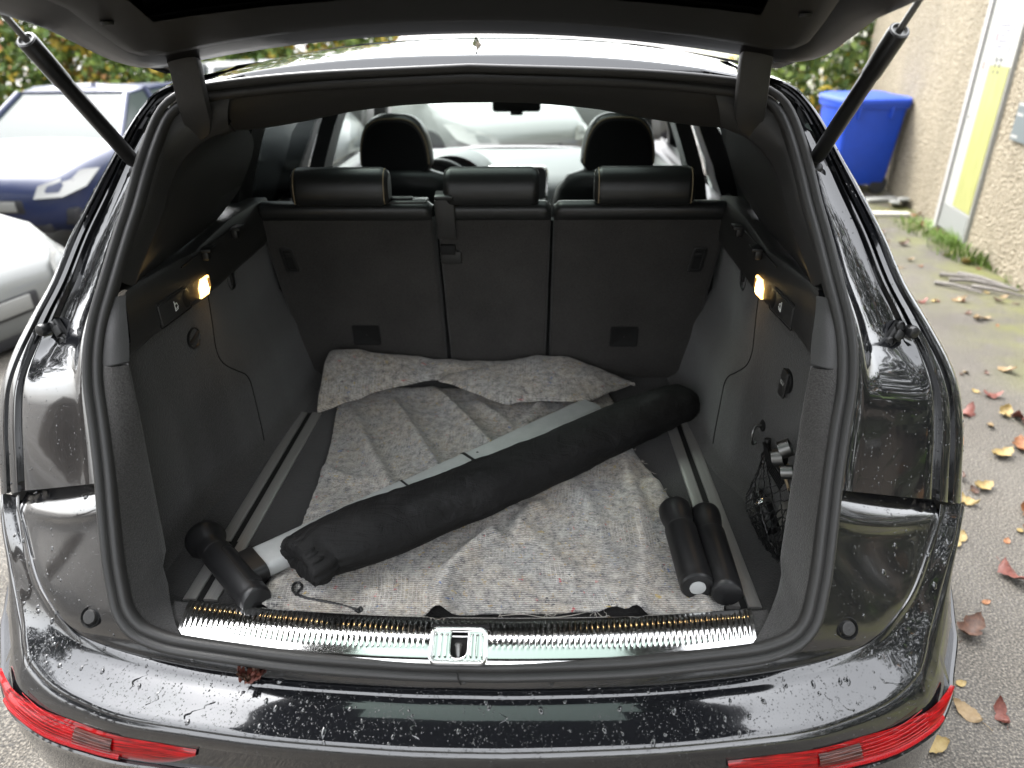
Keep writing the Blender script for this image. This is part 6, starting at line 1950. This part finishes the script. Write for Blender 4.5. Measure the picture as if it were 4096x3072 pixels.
# ------------------------------------------------ parked cars
def car_paint(name, col):
    m = pbr(name, col, 0.35, coat=0.3, coat_rough=0.05)
    return m
M['car_white'] = car_paint('white_car_paint', (0.16, 0.165, 0.157))
M['car_silver'] = car_paint('silver_car_paint', (0.13, 0.135, 0.135))
M['car_blue'] = car_paint('blue_car_paint', (0.010, 0.017, 0.055))
M['car_glass'] = pbr('car_window_glass', (0.05, 0.062, 0.058), 0.12, spec=0.22)
M['head_lens'] = pbr('headlight_lens', (0.24, 0.24, 0.225), 0.2, coat=0.4)
M['trim_black'] = pbr('black_car_trim', (0.02, 0.02, 0.022), 0.4)
def parked_car(lab, mat, loc, rz, L_=4.2, W_=1.78, H_=1.48, hood=0.92, nose=0.35, z0=0.0):
    """x forward, nose at +L/2"""
    b = thing('parked_car', lab, 'car', (loc[0], loc[1], loc[2]), 'cars parked around the black car', rz)
    hl, hw_ = L_ / 2, W_ / 2
    # lower body sections along x: (x, half width, bottom, shoulder z, top z)
    secs = [(hl, 0.50, 0.32, 0.55, 0.60), (hl - 0.06, 0.70, 0.24, 0.62, 0.68), (hl - 0.20, 0.80, 0.20, 0.68, 0.76), (hl - 0.45, 0.87, 0.19, 0.76, hood - 0.06), (hl - 0.85, hw_, 0.19, 0.82, hood), (hl - 1.15, hw_ + 0.005, 0.19, 0.86, hood + 0.05),
            (0.2, hw_ + 0.01, 0.18, 0.88, 0.98), (-0.8, hw_ + 0.01, 0.18, 0.90, 1.0), (-hl + 0.7, hw_, 0.19, 0.92, 1.02), (-hl + 0.3, hw_ - 0.03, 0.22, 0.90, 1.0), (-hl + 0.08, hw_ - 0.14, 0.28, 0.84, 0.94), (-hl, hw_ - 0.28, 0.34, 0.76, 0.80)]
    rows = []
    for x, w, zb, zs_, zt in secs:
        half = [(0, zb), (w * 0.85, zb), (w * 0.97, zb + 0.10), (w, lerp(zb, zs_, 0.55)), (w * 0.985, zs_), (w * 0.93, lerp(zs_, zt, 0.7)), (w * 0.78, zt - 0.004), (w * 0.4, zt + 0.010), (0, zt + 0.015)]
        ring = [(x, y, z) for y, z in half] + [(x, -y, z) for y, z in half[-2:0:-1]]
        rows.append(ring)
    v, f = grid_data(rows, False, True)
    n = len(rows[0])
    f.append(tuple(range(n))[::-1]); f.append(tuple(len(v) - n + k for k in range(n)))
    body = mk('body', v, f, mat, b, 45, world=False)
    # greenhouse: glass shell plus roof and pillars
    gx_ = [(hl - 1.10, hw_ - 0.10, hood + 0.04), (hl - 1.75, hw_ - 0.24, H_ - 0.03), (0.0, hw_ - 0.24, H_), (-hl + 0.95, hw_ - 0.26, H_ - 0.04), (-hl + 0.25, hw_ - 0.18, 0.98)]
    top_pts = []
    mb = MB()
    base_z = 0.95
    ring_b = [(hl - 1.10, hw_ - 0.08, base_z), (hl - 1.45, hw_ - 0.05, base_z), (0.0, hw_ - 0.04, base_z), (-hl + 0.8, hw_ - 0.05, base_z), (-hl + 0.22, hw_ - 0.14, base_z)]
    ring_t = [(hl - 1.78, hw_ - 0.27, H_ - 0.05), (hl - 1.95, hw_ - 0.25, H_ - 0.03), (0.0, hw_ - 0.24, H_ - 0.01), (-hl + 1.0, hw_ - 0.26, H_ - 0.04), (-hl + 0.70, hw_ - 0.30, H_ - 0.10)]
    loop_b = [(x, y, z) for x, y, z in ring_b] + [(x, -y, z) for x, y, z in ring_b[::-1]]
    loop_t = [(x, y, z) for x, y, z in ring_t] + [(x, -y, z) for x, y, z in ring_t[::-1]]
    v, f = grid_data([loop_b, loop_t], False, True)
    mk('windows', v, f, M['car_glass'], b, 30, world=False)
    rows = []
    for s, dz in ((1.02, -0.03), (1.02, 0.0), (0.97, 0.025), (0.6, 0.04), (0.05, 0.045)):
        rows.append([((x + 0.1) * (1 if s > 0.9 else s) - 0.1, y * s, z + dz) for x, y, z in loop_t])
    v, f = grid_data(rows, False, True)
    f.append(tuple(len(v) - 10 + k for k in range(10)))
    mk('roof', v, f, mat, b, 50, world=False)
    for i in (0, 9, 2, 7, 4, 5):
        a_, c_ = Vector(loop_b[i]), Vector(loop_t[i])
        out = Vector((0, 0.012 if a_.y > 0 else -0.012, 0.006))
        MB().tube([a_ + out, a_.lerp(c_, 0.5) + out * 1.3, c_ + out], 0.036, 8).build('pillar', mat, b, world=False)
    for sy in (1, -1):
        # headlights, foglights, mirrors, handles
        P_ = [(hl - 0.00, 0.46, 0.55), (hl - 0.07, 0.72, 0.56), (hl - 0.28, 0.855, 0.63), (hl - 0.55, 0.875, 0.765), (hl - 0.40, 0.79, 0.775), (hl - 0.16, 0.62, 0.705), (hl - 0.06, 0.50, 0.665)]
        cx = Vector((hl - 0.25, 0.70, 0.69))
        mb = MB()
        vv = [cx + Vector((0.10, 0.05, 0.0))] + [Vector(p) + Vector((0.035, 0.02, 0.012)) for p in P_]
        vv = [Vector((p.x, p.y * sy, p.z)) for p in vv]
        ff = [(0, k, k % 7 + 1) for k in range(1, 8)]
        mb.add(vv, ff if sy > 0 else [t[::-1] for t in ff])
        mb.build('headlight', M['head_lens'], b, 60, world=False)
        mb = MB().lathe([(0.0, -0.02), (0.075, -0.01), (0.08, 0.01), (0.06, 0.02), (0, 0.024)], align((0.9, 0.35 * sy, 0), (hl - 0.09, 0.62 * sy, 0.36)), 20)
        mb.build('fog_light', M['head_lens'], b, world=False)
        MB().box((hl - 0.20, 0.40 * sy if sy > 0 else -0.80, 0.28), (hl - 0.075, 0.80 if sy > 0 else -0.40, 0.45), 0, 0.03).build('fog_recess', M['trim_black'], b, world=False)
        MB().lathe([(0.0, -0.09), (0.07, -0.07), (0.085, 0.0), (0.07, 0.06), (0.0, 0.08)], align((0, sy, 0.2), (hl - 1.35, (hw_ + 0.08) * sy, 1.02)), 14, sx=0.6).build('mirror', mat, b, world=False)
        for xw in (hl - 0.82, -hl + 0.78):
            Mx = align((0, sy, 0), (xw, (hw_ - 0.20) * sy, 0.31))
            w = MB().lathe([(0.2, 0.0), (0.30, 0.0), (0.315, 0.03), (0.315, 0.18), (0.30, 0.205), (0.215, 0.208), (0.20, 0.19)], Mx, 28).build('wheel', M['tyre'], b, world=False)
            mb = MB().lathe([(0.205, 0.15), (0.21, 0.20), (0.195, 0.20), (0.06, 0.185), (0.0, 0.19)], Mx, 28)
            for k in range(8):
                mb.box((0.04, -0.016, 0.18), (0.195, 0.016, 0.21), 0, 0.004, Mx @ Matrix.Rotation(2 * math.pi * k / 8, 4, 'Z'))
            r_ = mb.build('rim', M['rim'], w, world=False)
            MB().lathe([(0.33, -0.05), (0.365, 0.2), (0.37, 0.212), (0.32, 0.213)], Mx, 28).build('wheel_arch', M['trim_black'], b, world=False)
    MB().box((hl - 0.12, -0.34, 0.40), (hl + 0.012, 0.34, 0.55), 0, 0.03).build('grille', M['trim_black'], b, world=False)
    MB().box((hl - 0.05, -0.26, 0.43), (hl + 0.022, 0.26, 0.53), 0, 0.004).build('number_plate', pbr('plate_white', (0.22, 0.22, 0.205), 0.5), b, world=False)
    MB().box((hl - 0.30, -0.55, 0.21), (hl - 0.02, 0.55, 0.32), 0, 0.03).build('lower_grille', M['trim_black'], b, world=False)
    return b
ax1 = (-4.2734,5.4122,0.4)
parked_car('dark blue parked car facing the camera by the hedge', M['car_blue'], (-5.25, 8.1, -0.32), R(-91), 4.3, 1.80, 1.44, 0.92)
parked_car('white parked car cut off at the left edge of the picture', M['car_white'], (-5.36, 3.66, -0.38), R(-14), 4.2, 1.78, 1.50, 0.95)
parked_car('white parked car with its bonnet right of the driver headrest, seen through the windscreen', M['car_white'], (-1.02, 9.0, 0.0), R(-57), 4.3, 1.78, 1.52, 0.95)
parked_car('white parked car whose wheel shows left of the passenger headrest', M['car_white'], (0.15, 11.0, 0.0), R(-6), 4.3, 1.8, 1.58, 0.98)
parked_car('silver parked car behind the driver headrest', M['car_silver'], (-3.55, 9.2, -0.15), R(-60), 4.2, 1.78, 1.48, 0.93)

# ------------------------------------------------ hedge and bushes
LF = [leaf_mat('hedge_leaf_green', (0.035, 0.075, 0.012), (0.10, 0.16, 0.03)), leaf_mat('hedge_leaf_light', (0.10, 0.16, 0.03), (0.22, 0.28, 0.05)), leaf_mat('hedge_leaf_yellow', (0.32, 0.24, 0.02), (0.50, 0.36, 0.05)), leaf_mat('hedge_leaf_rust', (0.20, 0.09, 0.03), (0.36, 0.18, 0.06)), leaf_mat('dark_tree_leaf', (0.014, 0.018, 0.008), (0.034, 0.036, 0.018))]
M['bark'] = leaf_mat('bark', (0.05, 0.04, 0.03), (0.12, 0.10, 0.08))
def bush(name, lab, cat, lo, hi, n, seed, group=None, size=0.06, wts=(6, 4, 1.0, 0.3), base=None, autumn=True):
    r2 = random.Random(seed)
    lo, hi = Vector(lo), Vector(hi)
    c = (lo + hi) / 2
    zb_ = lo.z if base is None else base
    b = thing(name, lab, cat, (c.x, c.y, zb_), group)
    mbs = [MB() for _ in LF]
    for _ in range(n):
        p = Vector([r2.uniform(lo[k], hi[k]) for k in range(3)])
        e = [(p[k] - c[k]) / max(1e-6, (hi[k] - lo[k]) / 2) for k in range(3)]
        rr = abs(e[0]) ** 6 + abs(e[1]) ** 2.5 + max(0, e[2]) ** 3
        bump_ = noise.noise(p * 0.9) * 0.45 + noise.noise(p * 2.3) * 0.35
        if rr > 0.85 + bump_ * 0.9: continue
        if noise.noise(p * 2.9 + Vector((5, 5, 5))) < -0.10: continue
        k = r2.choices(range(len(LF)), wts + (0,) * (len(LF) - len(wts)))[0]
        if noise.noise(p * 1.1 + Vector((9, 0, 0))) > 0.18 and autumn and r2.random() < 0.45: k = 2 if r2.random() < 0.7 else 3
        d = Vector((r2.gauss(0, 1), r2.gauss(0, 1) - 0.4, r2.gauss(0, 0.7) + 0.5)).normalized()
        x = d.cross(Vector((0, 0, 1)))
        if x.length < 1e-3: x = Vector((1, 0, 0))
        x.normalize(); y = d.cross(x)
        s = size * r2.uniform(0.6, 1.3)
        a = r2.uniform(0, 6.28)
        u = (x * math.cos(a) + y * math.sin(a)) * s; w = (y * math.cos(a) - x * math.sin(a)) * s * 0.6
        mbs[k].add([p - u, p - w * 0.9, p + u, p + w * 0.9], [(0, 1, 2, 3)])
    for k, mb in enumerate(mbs):
        if mb.v:
            o = mb.build('foliage', LF[k], b, 0)
            tag(o, kind='stuff')
    for k in range(max(3, int((hi.x - lo.x) / 0.7))):
        x0 = lerp(lo.x, hi.x, (k + 0.5) / max(3, int((hi.x - lo.x) / 0.7)))
        MB().tube([(x0, c.y, zb_), (x0 + r2.uniform(-.1, .1), c.y + r2.uniform(-.1, .1), lerp(lo.z, hi.z, 0.5)), (x0 + r2.uniform(-.3, .3), c.y, lerp(lo.z, hi.z, 0.9))], lambda t: (0.035 if base is None else 0.12) * (1 - 0.8 * t), 6).build('stem', M['bark'], b)
    return b
bush('hedge', 'tall autumn hedge behind the blue car at the left', 'hedge', (-9.5, 10.6, -0.4), (-1.9, 12.2, 3.4), 70000, 3, None, 0.07)
bush('hedge', 'leafy bush behind the blue bin at the corner of the building', 'hedge', (3.0, 9.8, 0.0), (6.2, 11.4, 3.0), 22000, 4, None, 0.065, (5, 5, 0.5, 0.1))

# unseen trees and shrubs, added around the car park to darken paint reflections
def tree_row(lab, x0, x1, y, h, seed):
    bush('hedge', lab, 'hedge', (x0, y - 1.4, 0.0), (x1, y + 1.4, h), 24000, seed, None, 0.11, (1, 0, 0, 0.3, 8), None, False)
tree_row('unseen tall row of shrubs across the car park behind the photographer', -10, 10, -11.5, 3.6, 15)

for k, (x, y, z0, h, lab) in enumerate(((-9.5, -6.5, 3.4, 7.5, 'unseen tall tree left of the car park behind the photographer'), (-10.0, -1.0, 3.6, 8.0, 'unseen tall tree level with the black car, far out on the left'), (-10.5, 4.5, 3.6, 8.0, 'unseen tall tree on the left beyond the white car'), (7.5, -6.0, 0.0, 6.0, 'unseen dense tree right of the car park behind the photographer'), (7.0, -1.0, 0.0, 5.6, 'unseen dense tree past the near end of the beige building'))):
    bush('tree', lab, 'tree', (x - 2.4, y - 2.7, z0), (x + 2.4, y + 2.7, h), 20000, 80 + k, None, 0.11, (0.6, 0, 0, 0.2, 8), 0.0, False)
# leaves fallen on the parked cars ahead
for k, (x, y, z) in enumerate(((-2.62, 8.25, 0.98), (-2.45, 8.0, 0.95), (-2.2, 7.75, 0.93), (-2.75, 7.9, 0.95), (-1.1, 8.75, 1.04), (-0.75, 8.55, 1.00), (-0.95, 8.2, 0.98), (-0.35, 8.35, 0.99), (-2.3, 7.45, 0.88))):
    o = link(bpy.data.objects.new('fallen_leaf', LM_[(('orange', 'yellow', 'orange')[k % 3], k % 3)]))
    o.location = (x, y, z); o.scale = (1.7,) * 3; o.rotation_euler = (0.1, 0.15, k * 1.3)
    tag(o, 'orange or yellow leaf lying on the bonnet of a parked car ahead', 'leaf', 'leaves on the parked cars ahead')

bpy.context.view_layer.update()
